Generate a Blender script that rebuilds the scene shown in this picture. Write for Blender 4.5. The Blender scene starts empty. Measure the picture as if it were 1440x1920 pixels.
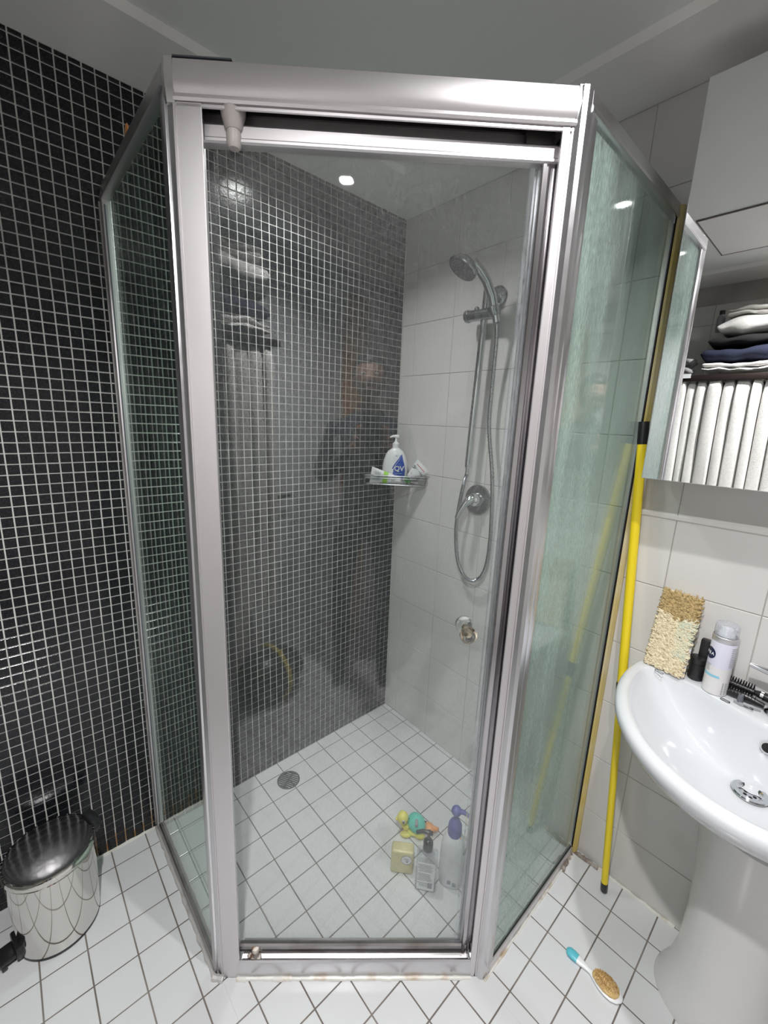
import bpy, bmesh, math, random
from mathutils import Matrix, Vector, Euler
from mathutils import noise as mnoise
PI = math.pi
rng = random.Random(7)
sc = bpy.context.scene
col = sc.collection

# ------------------------------------------------------------------ camera
CAM = Vector((1.4102, -1.3551, 1.4316))
_yaw, _pitch, _roll, F_PX = 0.8301, -0.2142, 0.0405, 791.43
fwd = Vector((-math.sin(_yaw)*math.cos(_pitch), math.cos(_yaw)*math.cos(_pitch), math.sin(_pitch)))
_r = Vector((math.cos(_yaw), math.sin(_yaw), 0)); _u = _r.cross(fwd)
cright = math.cos(_roll)*_r + math.sin(_roll)*_u
cup = -math.sin(_roll)*_r + math.cos(_roll)*_u
cd = bpy.data.cameras.new('camera'); cam = bpy.data.objects.new('camera', cd); col.objects.link(cam)
cd.sensor_fit = 'HORIZONTAL'; cd.sensor_width = 36.0; cd.lens = 36.0*F_PX/1440.0
cd.clip_start = 0.01; cd.clip_end = 50
m3 = Matrix((cright, cup, -fwd)).transposed()
cam.matrix_world = Matrix.Translation(CAM) @ m3.to_4x4()
sc.camera = cam
# ------------------------------------------------------------------ world, lights, exposure
w = bpy.data.worlds.new('world'); sc.world = w; w.use_nodes = True
w.node_tree.nodes['Background'].inputs[0].default_value = (0.8, 0.85, 1.0, 1)
w.node_tree.nodes['Background'].inputs[1].default_value = 0.15
sc.view_settings.view_transform = 'Standard'; sc.view_settings.look = 'None'
sc.view_settings.gamma = 1; sc.view_settings.use_curve_mapping = False
sc.view_settings.exposure = 0.30
sc.cycles.use_denoising = True
sc.cycles.max_bounces = 12; sc.cycles.diffuse_bounces = 6; sc.cycles.glossy_bounces = 6
sc.cycles.transparent_max_bounces = 32; sc.cycles.transmission_bounces = 8
sc.cycles.sample_clamp_indirect = 6.0
sc.cycles.caustics_reflective = False; sc.cycles.caustics_refractive = False
LAMP_A = (1.325, -1.44); LAMP_B = (1.34, -0.79); LAMP_ADDED = (0.30, -0.60)
def lamp(xy, watts, r=0.022, colr=(0.98, 0.975, 0.97), z=2.2475, spread=140):
    l = bpy.data.lights.new('downlight_lamp', 'AREA'); l.shape = 'DISK'; l.size = 2*r; l.energy = watts; l.color = colr
    l.spread = math.radians(spread)
    o = bpy.data.objects.new('downlight_lamp', l); o.location = (xy[0], xy[1], z); col.objects.link(o)
    return o
lamp(LAMP_A, 17.5); lamp(LAMP_B, 6.5); lamp(LAMP_ADDED, 6.8, r=0.05, spread=135)  # third lamp is a guess, added to brighten the inside of the shower

# ------------------------------------------------------------------ materials
def _mat(name):
    m = bpy.data.materials.new(name); m.use_nodes = True; nt = m.node_tree; nt.nodes.clear()
    out = nt.nodes.new('ShaderNodeOutputMaterial'); return m, nt, out
def N(nt, t, **kw):
    n = nt.nodes.new('ShaderNode'+t)
    for k, v in kw.items():
        if k.startswith('i_'): n.inputs[k[2:].replace('_', ' ')].default_value = v
        else: setattr(n, k, v)
    return n
def pos_vec(nt, scale=(1, 1, 1)):
    g = N(nt, 'NewGeometry'); mp = N(nt, 'Mapping'); mp.inputs['Scale'].default_value = scale
    nt.links.new(g.outputs['Position'], mp.inputs['Vector']); return mp.outputs['Vector']
def pbr(name, c, rough=0.5, metal=0.0, c2=None, nscale=8, ndetail=3, lo=0.4, hi=0.65, bump=0.0, bscale=60, spec=0.5, coat=0.0, stretch=(1, 1, 1), trans=0.0, sheen=0.0, rvar=0.0, sss=0.0):
    m, nt, out = _mat(name)
    b = N(nt, 'BsdfPrincipled'); nt.links.new(b.outputs[0], out.inputs[0])
    b.inputs['Base Color'].default_value = (*c, 1); b.inputs['Roughness'].default_value = rough
    b.inputs['Metallic'].default_value = metal; b.inputs['Specular IOR Level'].default_value = spec
    b.inputs['Coat Weight'].default_value = coat; b.inputs['Coat Roughness'].default_value = 0.05
    b.inputs['Transmission Weight'].default_value = trans; b.inputs['Sheen Weight'].default_value = sheen
    if sss:
        b.inputs['Subsurface Weight'].default_value = sss; b.inputs['Subsurface Scale'].default_value = 0.01
    if c2 is not None or bump or rvar:
        v = pos_vec(nt, stretch)
    if c2 is not None:
        nz = N(nt, 'TexNoise'); nz.inputs['Scale'].default_value = nscale; nz.inputs['Detail'].default_value = ndetail
        nt.links.new(v, nz.inputs['Vector'])
        cr = N(nt, 'ValToRGB'); cr.color_ramp.elements[0].position = lo; cr.color_ramp.elements[1].position = hi
        cr.color_ramp.elements[0].color = (*c, 1); cr.color_ramp.elements[1].color = (*c2, 1)
        nt.links.new(nz.outputs[0], cr.inputs[0]); nt.links.new(cr.outputs[0], b.inputs['Base Color'])
    if rvar:
        n3 = N(nt, 'TexNoise'); n3.inputs['Scale'].default_value = nscale*1.7; n3.inputs['Detail'].default_value = 4
        nt.links.new(v, n3.inputs['Vector'])
        mr = N(nt, 'MapRange'); mr.inputs['To Min'].default_value = max(0.02, rough-rvar); mr.inputs['To Max'].default_value = rough+rvar
        nt.links.new(n3.outputs[0], mr.inputs[0]); nt.links.new(mr.outputs[0], b.inputs['Roughness'])
    if bump:
        n2 = N(nt, 'TexNoise'); n2.inputs['Scale'].default_value = bscale; n2.inputs['Detail'].default_value = 3
        nt.links.new(v, n2.inputs['Vector'])
        bp = N(nt, 'Bump'); bp.inputs['Strength'].default_value = bump; bp.inputs['Distance'].default_value = 0.002
        nt.links.new(n2.outputs[0], bp.inputs['Height']); nt.links.new(bp.outputs[0], b.inputs['Normal'])
    return m
def emit(name, c, s):
    m, nt, out = _mat(name); e = N(nt, 'Emission'); e.inputs[0].default_value = (*c, 1); e.inputs[1].default_value = s
    nt.links.new(e.outputs[0], out.inputs[0]); return m
def glass(name, tint, dirt_lo, dirt_hi, nscale=6, stretch=(1, 1, 0.25), dirt_col=(0.75, 0.78, 0.77), bump=0.05, grough=0.01, speck=0.0, f0=0.05, plo=0.35, phi=0.75, fine=0.5, grad=None):
    """thin real pane: transparent body, Schlick mirror reflection by the true angle, soap scum as a real diffuse layer"""
    m, nt, out = _mat(name); L = nt.links.new
    g = N(nt, 'NewGeometry')
    dot = N(nt, 'VectorMath', operation='DOT_PRODUCT'); L(g.outputs['Normal'], dot.inputs[0]); L(g.outputs['Incoming'], dot.inputs[1])
    ab = N(nt, 'Math', operation='ABSOLUTE'); L(dot.outputs['Value'], ab.inputs[0])
    om = N(nt, 'Math', operation='SUBTRACT'); om.inputs[0].default_value = 1; L(ab.outputs[0], om.inputs[1])
    pw = N(nt, 'Math', operation='POWER'); L(om.outputs[0], pw.inputs[0]); pw.inputs[1].default_value = 5
    mu = N(nt, 'Math', operation='MULTIPLY_ADD'); L(pw.outputs[0], mu.inputs[0]); mu.inputs[1].default_value = 1-f0; mu.inputs[2].default_value = f0
    tr = N(nt, 'BsdfTransparent'); tr.inputs[0].default_value = (*tint, 1)
    gl = N(nt, 'BsdfGlossy'); gl.inputs['Roughness'].default_value = grough; gl.inputs['Color'].default_value = (1, 1, 1, 1)
    mp = N(nt, 'Mapping'); mp.inputs['Scale'].default_value = stretch; L(g.outputs['Position'], mp.inputs['Vector'])
    if bump:
        nb = N(nt, 'TexNoise'); nb.inputs['Scale'].default_value = 90; nb.inputs['Detail'].default_value = 2; L(mp.outputs[0], nb.inputs['Vector'])
        bp = N(nt, 'Bump'); bp.inputs['Strength'].default_value = bump; bp.inputs['Distance'].default_value = 0.0005
        L(nb.outputs[0], bp.inputs['Height']); L(bp.outputs[0], gl.inputs['Normal'])
    mx = N(nt, 'MixShader'); L(mu.outputs[0], mx.inputs[0]); L(tr.outputs[0], mx.inputs[1]); L(gl.outputs[0], mx.inputs[2])
    df = N(nt, 'BsdfDiffuse'); df.inputs[0].default_value = (*dirt_col, 1)
    tl = N(nt, 'BsdfTranslucent'); tl.inputs[0].default_value = (*dirt_col, 1)
    md = N(nt, 'MixShader'); md.inputs[0].default_value = 0.5; L(df.outputs[0], md.inputs[1]); L(tl.outputs[0], md.inputs[2])
    n1 = N(nt, 'TexNoise'); n1.inputs['Scale'].default_value = nscale; n1.inputs['Detail'].default_value = 5; n1.inputs['Roughness'].default_value = 0.6; L(mp.outputs[0], n1.inputs['Vector'])
    n2 = N(nt, 'TexNoise'); n2.inputs['Scale'].default_value = 260; n2.inputs['Detail'].default_value = 2; L(mp.outputs[0], n2.inputs['Vector'])
    mr = N(nt, 'MapRange'); mr.inputs['From Min'].default_value = plo; mr.inputs['From Max'].default_value = phi
    mr.inputs['To Min'].default_value = dirt_lo; mr.inputs['To Max'].default_value = dirt_hi; L(n1.outputs[0], mr.inputs[0])
    m2 = N(nt, 'MapRange'); m2.inputs['From Min'].default_value = 0.35; m2.inputs['From Max'].default_value = 0.65
    m2.inputs['To Min'].default_value = 1-fine; m2.inputs['To Max'].default_value = 1+fine; L(n2.outputs[0], m2.inputs[0])
    fm = N(nt, 'Math', operation='MULTIPLY'); L(mr.outputs[0], fm.inputs[0]); L(m2.outputs[0], fm.inputs[1])
    if grad:      # scum lies thicker towards one edge of the pane
        sp = N(nt, 'SeparateXYZ'); L(g.outputs['Position'], sp.inputs[0])
        gm = N(nt, 'MapRange', interpolation_type='SMOOTHSTEP'); L(sp.outputs['Y'], gm.inputs[0])
        for k_, v_ in zip(('From Min', 'From Max', 'To Min', 'To Max'), grad): gm.inputs[k_].default_value = v_
        f2 = N(nt, 'Math', operation='MULTIPLY'); L(fm.outputs[0], f2.inputs[0]); L(gm.outputs[0], f2.inputs[1]); fm = f2
    m3_ = N(nt, 'MixShader'); L(fm.outputs[0], m3_.inputs[0]); L(mx.outputs[0], m3_.inputs[1]); L(md.outputs[0], m3_.inputs[2])
    L(m3_.outputs[0], out.inputs[0]); return m

M = {}
M['mosaic'] = pbr('black_glass_mosaic', (0.007, 0.008, 0.010), 0.16, c2=(0.034, 0.037, 0.043), nscale=420, lo=0.5, hi=0.78, bump=0.10, bscale=160, spec=0.4)
M['grout_light'] = pbr('pale_grout', (0.72, 0.72, 0.69), 0.85, c2=(0.80, 0.80, 0.77), nscale=14, bump=0.2, bscale=400)
def rust_grout(m):
    nt = m.node_tree; b = next(n for n in nt.nodes if n.type == 'BSDF_PRINCIPLED'); src = b.inputs['Base Color'].links[0].from_socket
    g = N(nt, 'NewGeometry'); sp = N(nt, 'SeparateXYZ'); nt.links.new(g.outputs['Position'], sp.inputs[0])
    a = N(nt, 'MapRange'); nt.links.new(sp.outputs['Z'], a.inputs[0]); a.inputs['From Min'].default_value = 0.02; a.inputs['From Max'].default_value = 0.16; a.inputs['To Min'].default_value = 1; a.inputs['To Max'].default_value = 0
    y = N(nt, 'MapRange'); nt.links.new(sp.outputs['Y'], y.inputs[0]); y.inputs['From Min'].default_value = -1.10; y.inputs['From Max'].default_value = -1.08; y.inputs['To Min'].default_value = 1; y.inputs['To Max'].default_value = 0.15
    nz = N(nt, 'TexNoise'); nz.inputs['Scale'].default_value = 16; nt.links.new(g.outputs['Position'], nz.inputs['Vector'])
    n2 = N(nt, 'MapRange'); nt.links.new(nz.outputs[0], n2.inputs[0]); n2.inputs['From Min'].default_value = 0.4; n2.inputs['From Max'].default_value = 0.6
    m1 = N(nt, 'Math', operation='MULTIPLY'); nt.links.new(a.outputs[0], m1.inputs[0]); nt.links.new(n2.outputs[0], m1.inputs[1])
    m2 = N(nt, 'Math', operation='MULTIPLY'); nt.links.new(m1.outputs[0], m2.inputs[0]); nt.links.new(y.outputs[0], m2.inputs[1])
    mx = N(nt, 'MixRGB'); mx.inputs[2].default_value = (0.45, 0.24, 0.08, 1); nt.links.new(m2.outputs[0], mx.inputs[0]); nt.links.new(src, mx.inputs[1]); nt.links.new(mx.outputs[0], b.inputs['Base Color'])
rust_grout(M['grout_light'])
M['grout_dark'] = pbr('brown_grey_grout', (0.15, 0.125, 0.11), 0.9, c2=(0.24, 0.21, 0.19), nscale=7, bump=0.2, bscale=300)
M['grout_wall'] = pbr('wall_grout', (0.34, 0.31, 0.29), 0.9, c2=(0.52, 0.5, 0.48), nscale=3, bump=0.1)
M['floor_tile'] = pbr('white_floor_tile', (0.70, 0.705, 0.72), 0.20, c2=(0.655, 0.66, 0.67), nscale=2.2, lo=0.35, hi=0.7, bump=0.03, bscale=9, spec=0.5)
M['wall_tile'] = pbr('white_wall_tile', (0.68, 0.665, 0.65), 0.13, c2=(0.65, 0.635, 0.62), nscale=1.5, bump=0.03, bscale=7, spec=0.5)
M['ceiling'] = pbr('ceiling_paint', (0.84, 0.82, 0.805), 0.8, bump=0.03, bscale=120)
M['ceiling_in'] = pbr('ceiling_panel_paint', (0.79, 0.80, 0.78), 0.75, bump=0.03, bscale=120)
M['paint'] = pbr('white_paint', (0.80, 0.79, 0.78), 0.5)
M['alu'] = pbr('satin_aluminium', (0.74, 0.71, 0.725), 0.48, metal=1.0, rvar=0.05, nscale=5, stretch=(1, 1, 0.2))
M['alu_bright'] = pbr('polished_aluminium', (0.66, 0.65, 0.67), 0.30, metal=1.0, rvar=0.05, nscale=30)
M['alu_dirty'] = pbr('stained_aluminium', (0.50, 0.48, 0.48), 0.32, metal=1.0, c2=(0.30, 0.27, 0.25), nscale=14, lo=0.45, hi=0.8, rvar=0.08)
M['alu_channel'] = pbr('channel_aluminium', (0.52, 0.50, 0.52), 0.20, metal=1.0, rvar=0.06, nscale=5, stretch=(1, 1, 0.2))
M['track_dark'] = pbr('dark_track', (0.10, 0.09, 0.09), 0.4, metal=0.7)
M['chrome'] = pbr('chrome', (0.62, 0.63, 0.65), 0.08, metal=1.0)
M['chrome_spot'] = pbr('water_spotted_chrome', (0.46, 0.47, 0.49), 0.2, metal=1.0, c2=(0.16, 0.17, 0.19), nscale=200, lo=0.45, hi=0.7)
M['steel'] = pbr('polished_steel', (0.72, 0.70, 0.67), 0.05, metal=1.0, bump=0.08, bscale=6)
M['steel_lid'] = pbr('dull_steel_lid', (0.46, 0.45, 0.46), 0.15, metal=1.0, bump=0.2, bscale=40, rvar=0.06)
M['ceramic'] = pbr('white_ceramic', (0.67, 0.685, 0.715), 0.08, spec=0.55, coat=0.3)
M['ceramic_ped'] = pbr('grey_white_ceramic', (0.69, 0.68, 0.67), 0.2, spec=0.5)
M['silicone'] = pbr('grey_silicone', (0.50, 0.48, 0.47), 0.4, c2=(0.24, 0.21, 0.20), nscale=18, lo=0.5, hi=0.8)
M['silicone_stain'] = pbr('rust_stained_silicone', (0.74, 0.72, 0.68), 0.35, c2=(0.42, 0.27, 0.12), nscale=22, lo=0.52, hi=0.78)
M['seal_yellow'] = pbr('yellowed_seal', (0.60, 0.46, 0.14), 0.45, c2=(0.66, 0.58, 0.38), nscale=5)
M['mould'] = pbr('mouldy_sealant', (0.18, 0.14, 0.12), 0.7, c2=(0.42, 0.37, 0.33), nscale=60, bump=0.5, bscale=150)
M['rubber'] = pbr('black_rubber', (0.012, 0.012, 0.013), 0.5)
M['blackp'] = pbr('black_plastic', (0.014, 0.014, 0.016), 0.3)
M['greyp'] = pbr('grey_plastic', (0.12, 0.13, 0.15), 0.45)
M['ltgrey'] = pbr('light_grey_plastic', (0.30, 0.31, 0.32), 0.5)
M['whitep'] = pbr('white_plastic', (0.82, 0.83, 0.85), 0.3)
M['offwhitep'] = pbr('aged_white_plastic', (0.55, 0.50, 0.49), 0.4)
M['rusty_white'] = pbr('rusty_white_plastic', (0.72, 0.66, 0.60), 0.5, c2=(0.20, 0.09, 0.04), nscale=70, lo=0.5, hi=0.62)
M['yellow'] = pbr('yellow_pole_coating', (0.86, 0.66, 0.02), 0.32, spec=0.5)
M['navy_print'] = pbr('navy_print', (0.01, 0.015, 0.06), 0.4)
M['blue_print'] = pbr('blue_print', (0.01, 0.06, 0.42), 0.35)
M['cyan_print'] = pbr('cyan_print', (0.25, 0.55, 0.70), 0.4)
M['green_l'] = pbr('lime_green', (0.33, 0.68, 0.03), 0.4)
M['green_d'] = pbr('grass_green', (0.06, 0.36, 0.05), 0.35)
M['text_dark'] = pbr('dark_print', (0.06, 0.07, 0.07), 0.5)
M['text_red'] = pbr('red_print', (0.60, 0.10, 0.12), 0.5)
M['text_grey'] = pbr('grey_print', (0.28, 0.28, 0.30), 0.5)
M['foam_can'] = pbr('lilac_white_can', (0.66, 0.65, 0.76), 0.25, coat=0.3)
M['cream_can'] = pbr('cream_can_panel', (0.70, 0.68, 0.68), 0.25, coat=0.3)
M['acrylic'] = pbr('clear_acrylic', (0.95, 0.95, 0.93), 0.02, trans=1.0)
M['brass'] = pbr('brass', (0.7, 0.62, 0.5), 0.2, metal=1.0)
M['fleece_l'] = pbr('cream_fleece', (0.50, 0.39, 0.23), 0.9, sheen=0.3, c2=(0.78, 0.68, 0.48), nscale=150, lo=0.3, hi=0.55)
M['fleece_g'] = pbr('greenish_cream_fleece', (0.60, 0.62, 0.48), 0.9, sheen=0.4, c2=(0.74, 0.66, 0.48), nscale=40)
M['fleece_d'] = pbr('brown_fleece', (0.26, 0.17, 0.06), 0.9, sheen=0.3, c2=(0.54, 0.39, 0.18), nscale=150, lo=0.3, hi=0.6)
M['lace'] = pbr('white_cotton', (0.8, 0.8, 0.82), 0.9)
M['bristle'] = pbr('tan_bristle', (0.62, 0.42, 0.17), 0.8, c2=(0.72, 0.54, 0.28), nscale=90)
M['cyanp'] = pbr('turquoise_rubber', (0.12, 0.52, 0.62), 0.35)
M['teal'] = pbr('teal_vinyl', (0.10, 0.62, 0.50), 0.3)
M['toyyellow'] = pbr('yellow_vinyl', (0.80, 0.72, 0.12), 0.35)
M['orange'] = pbr('orange_vinyl', (0.85, 0.36, 0.12), 0.4)
M['soapbox'] = pbr('pale_yellow_plastic', (0.80, 0.72, 0.36), 0.3, trans=0.2)
M['purple'] = pbr('purple_blue_plastic', (0.13, 0.13, 0.38), 0.35)
M['bottle_w'] = pbr('white_bottle', (0.80, 0.81, 0.83), 0.3)
M['towel_w'] = pbr('white_towelling', (0.72, 0.70, 0.67), 0.95, sheen=0.5, c2=(0.78, 0.77, 0.75), nscale=90, bump=0.9, bscale=420)
M['towel_c'] = pbr('cream_towelling', (0.55, 0.53, 0.49), 0.95, sheen=0.4, bump=0.8, bscale=420)
M['towel_n'] = pbr('navy_towelling', (0.014, 0.018, 0.042), 0.95, sheen=0.0, bump=0.8, bscale=420)
M['towel_k'] = pbr('charcoal_towelling', (0.010, 0.010, 0.011), 0.95, sheen=0.0, bump=0.8, bscale=420)
M['towel_g'] = pbr('grey_cloth', (0.36, 0.35, 0.36), 0.95, bump=0.8, bscale=420)
M['mirror'] = pbr('mirror_silver', (0.93, 0.94, 0.94), 0.005, metal=1.0)
M['carcass'] = pbr('cabinet_white', (0.75, 0.75, 0.74), 0.35)
M['rack'] = pbr('dark_bronze_rack', (0.03, 0.02, 0.018), 0.4, metal=0.5)
M['drain'] = pbr('drain_grey', (0.16, 0.16, 0.17), 0.35, metal=0.8)
M['dark'] = pbr('dark_void', (0.01, 0.01, 0.01), 0.8)
M['skin'] = pbr('skin', (0.26, 0.15, 0.11), 0.5, sss=0.1)
M['jacket'] = pbr('navy_jacket', (0.014, 0.02, 0.035), 0.7, sheen=0.2)
M['trousers'] = pbr('dark_trousers', (0.02, 0.021, 0.026), 0.8)
M['orange_patch'] = pbr('orange_patch', (0.95, 0.16, 0.05), 0.5)
M['grey_patch'] = pbr('pale_grey_patch', (0.35, 0.36, 0.38), 0.6)
M['hair'] = pbr('black_hair', (0.012, 0.01, 0.009), 0.5)
M['warm_light'] = pbr('warm_light_orange', (0.55, 0.27, 0.10), 0.45, c2=(0.42, 0.19, 0.07), nscale=5, stretch=(8, 8, 0.6))  # orange colour stands in for warm light on the wall
M['door_paint'] = pbr('white_door_paint', (0.74, 0.74, 0.76), 0.4)
M['eyewhite'] = pbr('eye_white', (0.5, 0.5, 0.5), 0.2)
M['lip'] = pbr('lips', (0.20, 0.09, 0.08), 0.5)
M['lens_glow'] = emit('downlight_glow', (1.0, 0.98, 0.95), 22)
M['bagyellow'] = pbr('yellow_webbing', (0.70, 0.55, 0.05), 0.6)
M['glass_door'] = glass('door_glass', (0.965, 0.98, 0.975), 0.010, 0.055, nscale=3.0, stretch=(1, 1, 0.4), dirt_col=(0.70, 0.72, 0.72), bump=0.05, fine=0.55)
M['glass_left'] = glass('left_pane_glass', (0.84, 0.93, 0.88), 0.0, 0.035, nscale=5, stretch=(1, 1, 0.5), dirt_col=(0.5, 0.62, 0.58), fine=0.4)
M['glass_right'] = glass('right_pane_glass', (0.87, 0.945, 0.915), 0.03, 0.50, nscale=6, stretch=(1, 1.6, 0.25), dirt_col=(0.66, 0.80, 0.74), grough=0.05, fine=0.5, plo=0.38, phi=0.68, f0=0.05, grad=(-0.40, -0.15, 1.25, 0.35))

M['seal_clear'] = glass('clear_edge_seal', (0.95, 0.96, 0.97), 0.06, 0.16, nscale=8, dirt_col=(0.7, 0.72, 0.75))
M['clearp'] = glass('clear_plastic', (0.93, 0.94, 0.97), 0.25, 0.38, nscale=30, dirt_col=(0.8, 0.81, 0.87))
M['bottle_clear'] = glass('clear_bottle_wall', (0.93, 0.94, 0.96), 0.16, 0.24, nscale=20, dirt_col=(0.8, 0.8, 0.84))
# ------------------------------------------------------------------ mesh helpers
class MB:
    def __init__(s): s.v = []; s.f = []; s.mi = []; s.T = Matrix.Identity(4); s.cur = 0
    def add(s, vs, fs, mi=None):
        o = len(s.v); T = s.T
        s.v += [T @ Vector(p) for p in vs]
        s.f += [tuple(i+o for i in f) for f in fs]; s.mi += [s.cur if mi is None else mi]*len(fs); return s
    def bm(s, b):
        b.verts.ensure_lookup_table(); b.verts.index_update()
        s.add([v.co.copy() for v in b.verts], [[v.index for v in f.verts] for f in b.faces]); b.free(); return s
    def box(s, c, sz, rot=None, bev=0.0, seg=2):
        b = bmesh.new(); bmesh.ops.create_cube(b, size=1.0)
        bmesh.ops.scale(b, vec=sz, verts=b.verts)
        if bev > 0:
            bmesh.ops.bevel(b, geom=list(b.edges), offset=min(bev, min(sz)*0.45), segments=seg, affect='EDGES', profile=0.5)
        Mx = Matrix.Translation(c) @ (rot.to_4x4() if rot is not None else Matrix.Identity(4))
        bmesh.ops.transform(b, matrix=Mx, verts=b.verts); return s.bm(b)
    def sphere(s, c, r, u=20, v=12, rot=None):
        r = (r, r, r) if isinstance(r, (int, float)) else r
        b = bmesh.new(); bmesh.ops.create_uvsphere(b, u_segments=u, v_segments=v, radius=1)
        bmesh.ops.scale(b, vec=r, verts=b.verts)
        bmesh.ops.transform(b, matrix=Matrix.Translation(c) @ (rot.to_4x4() if rot is not None else Matrix.Identity(4)), verts=b.verts)
        return s.bm(b)
    def lathe(s, prof, c=(0, 0, 0), axis=(0, 0, 1), seg=28, sx=1.0, sy=1.0, xref=None, cap=True):
        """prof: list of (radius, height along axis)"""
        a = Vector(axis).normalized()
        x = Vector(xref) if xref is not None else (Vector((1, 0, 0)) if abs(a.x) < 0.9 else Vector((0, 1, 0)))
        x = (x - a*x.dot(a)).normalized(); y = a.cross(x); c = Vector(c)
        vs = []; fs = []
        for r, h in prof:
            for k in range(seg):
                t = 2*PI*k/seg; vs.append(c + a*h + x*(r*sx*math.cos(t)) + y*(r*sy*math.sin(t)))
        for i in range(len(prof)-1):
            for k in range(seg):
                k2 = (k+1) % seg; fs.append((i*seg+k, i*seg+k2, (i+1)*seg+k2, (i+1)*seg+k))
        if cap:
            if prof[0][0] > 1e-6: fs.append(tuple(reversed(range(seg))))
            if prof[-1][0] > 1e-6: fs.append(tuple(range((len(prof)-1)*seg, len(prof)*seg)))
        return s.add(vs, fs)
    def tube(s, path, r, seg=10, closed=False, cap=True, ry=None):
        P = [Vector(p) for p in path]; n = len(P); R = r if isinstance(r, (list, tuple)) else [r]*n
        vs = []; fs = []; up = None
        for i in range(n):
            if closed: t = (P[(i+1) % n]-P[i-1])
            else: t = P[min(i+1, n-1)]-P[max(i-1, 0)]
            t.normalize()
            if up is None:
                up = Vector((0, 0, 1)) if abs(t.z) < 0.9 else Vector((1, 0, 0))
            x = (up - t*up.dot(t)); x.normalize(); y = t.cross(x); up = x
            for k in range(seg):
                a = 2*PI*k/seg; vs.append(P[i] + x*(R[i]*math.cos(a)) + y*((R[i] if ry is None else ry)*math.sin(a)))
        for i in range(n if closed else n-1):
            j = (i+1) % n
            for k in range(seg):
                k2 = (k+1) % seg; fs.append((i*seg+k, i*seg+k2, j*seg+k2, j*seg+k))
        if cap and not closed:
            fs.append(tuple(reversed(range(seg)))); fs.append(tuple(range((n-1)*seg, n*seg)))
        return s.add(vs, fs)
    def extrude(s, poly, p0, p1, xd, yd):
        """closed 2-D profile (x along xd, y along yd) swept from p0 to p1"""
        p0 = Vector(p0); p1 = Vector(p1); xd = Vector(xd); yd = Vector(yd); n = len(poly)
        vs = [p0 + xd*a + yd*b for a, b in poly] + [p1 + xd*a + yd*b for a, b in poly]
        fs = [(i, (i+1) % n, n+(i+1) % n, n+i) for i in range(n)] + [tuple(reversed(range(n))), tuple(range(n, 2*n))]
        return s.add(vs, fs)
    def prism(s, poly, z0, z1):
        return s.extrude(poly, (0, 0, z0), (0, 0, z1), (1, 0, 0), (0, 1, 0))
    def loft(s, rings, cap=True):
        n = len(rings[0]); vs = [p for r in rings for p in r]; fs = []
        for i in range(len(rings)-1):
            for k in range(n):
                k2 = (k+1) % n; fs.append((i*n+k, i*n+k2, (i+1)*n+k2, (i+1)*n+k))
        if cap: fs.append(tuple(reversed(range(n)))); fs.append(tuple(range((len(rings)-1)*n, len(rings)*n)))
        return s.add(vs, fs)
    def build(s, name, mat, parent=None, smooth=True, base=None, ang=0.6, fixn=True):
        vs = s.v
        if base is None:
            xs = [p.x for p in vs]; ys = [p.y for p in vs]; zs = [p.z for p in vs]
            base = Vector(((min(xs)+max(xs))/2, (min(ys)+max(ys))/2, min(zs) if parent is None else (min(zs)+max(zs))/2))
        base = Vector(base)
        me = bpy.data.meshes.new(name); me.from_pydata([p-base for p in vs], [], s.f)
        mats = mat if isinstance(mat, (list, tuple)) else [mat]
        for m_ in mats: me.materials.append(m_)
        me.polygons.foreach_set('material_index', s.mi)
        if fixn:
            b = bmesh.new(); b.from_mesh(me); bmesh.ops.recalc_face_normals(b, faces=b.faces); b.to_mesh(me); b.free()
        if smooth:
            me.polygons.foreach_set('use_smooth', [True]*len(me.polygons)); me.set_sharp_from_angle(angle=ang)
        me.update()
        o = bpy.data.objects.new(name, me); col.objects.link(o)
        WB[o.name] = base
        if parent is not None:
            o.parent = parent; o.location = base - WB[parent.name]
        else: o.location = base
        return o
WB = {}
def tag(o, label=None, cat=None, group=None, kind=None):
    if label: o['label'] = label
    if cat: o['category'] = cat
    if group: o['group'] = group
    if kind: o['kind'] = kind
    return o
def thing(name, loc, label, cat, group=None):
    o = bpy.data.objects.new(name, None); o.empty_display_size = 0.05; o.location = loc; col.objects.link(o); WB[o.name] = Vector(loc)
    return tag(o, label, cat, group)
def rotm(xd, yd, zd): return Matrix((Vector(xd), Vector(yd), Vector(zd))).transposed()
def text_mb(mb, s_, size, org, xd, yd, depth=0.0004, bold=0.0, align='CENTER'):
    cu = bpy.data.curves.new('t', 'FONT'); cu.body = s_; cu.size = size; cu.align_x = align; cu.align_y = 'CENTER'
    cu.extrude = depth; cu.offset = bold; cu.resolution_u = 3
    ob = bpy.data.objects.new('t', cu); col.objects.link(ob)
    dg = bpy.context.evaluated_depsgraph_get(); me = bpy.data.meshes.new_from_object(ob.evaluated_get(dg))
    xd = Vector(xd).normalized(); yd = Vector(yd); yd = (yd-xd*yd.dot(xd)).normalized(); zd = xd.cross(yd)
    T = Matrix.Translation(org) @ rotm(xd, yd, zd).to_4x4()
    mb.add([T @ v.co for v in me.vertices], [tuple(p.vertices) for p in me.polygons])
    bpy.data.objects.remove(ob); bpy.data.curves.remove(cu); bpy.data.meshes.remove(me)
def clip(poly, a, b, c_):
    """keep a*x+b*y<=c"""
    out = []
    for i in range(len(poly)):
        p = poly[i]; q = poly[(i+1) % len(poly)]
        dp = a*p[0]+b*p[1]-c_; dq = a*q[0]+b*q[1]-c_
        if dp <= 0: out.append(p)
        if dp*dq < 0:
            t = dp/(dp-dq); out.append((p[0]+(q[0]-p[0])*t, p[1]+(q[1]-p[1])*t))
    return out
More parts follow.
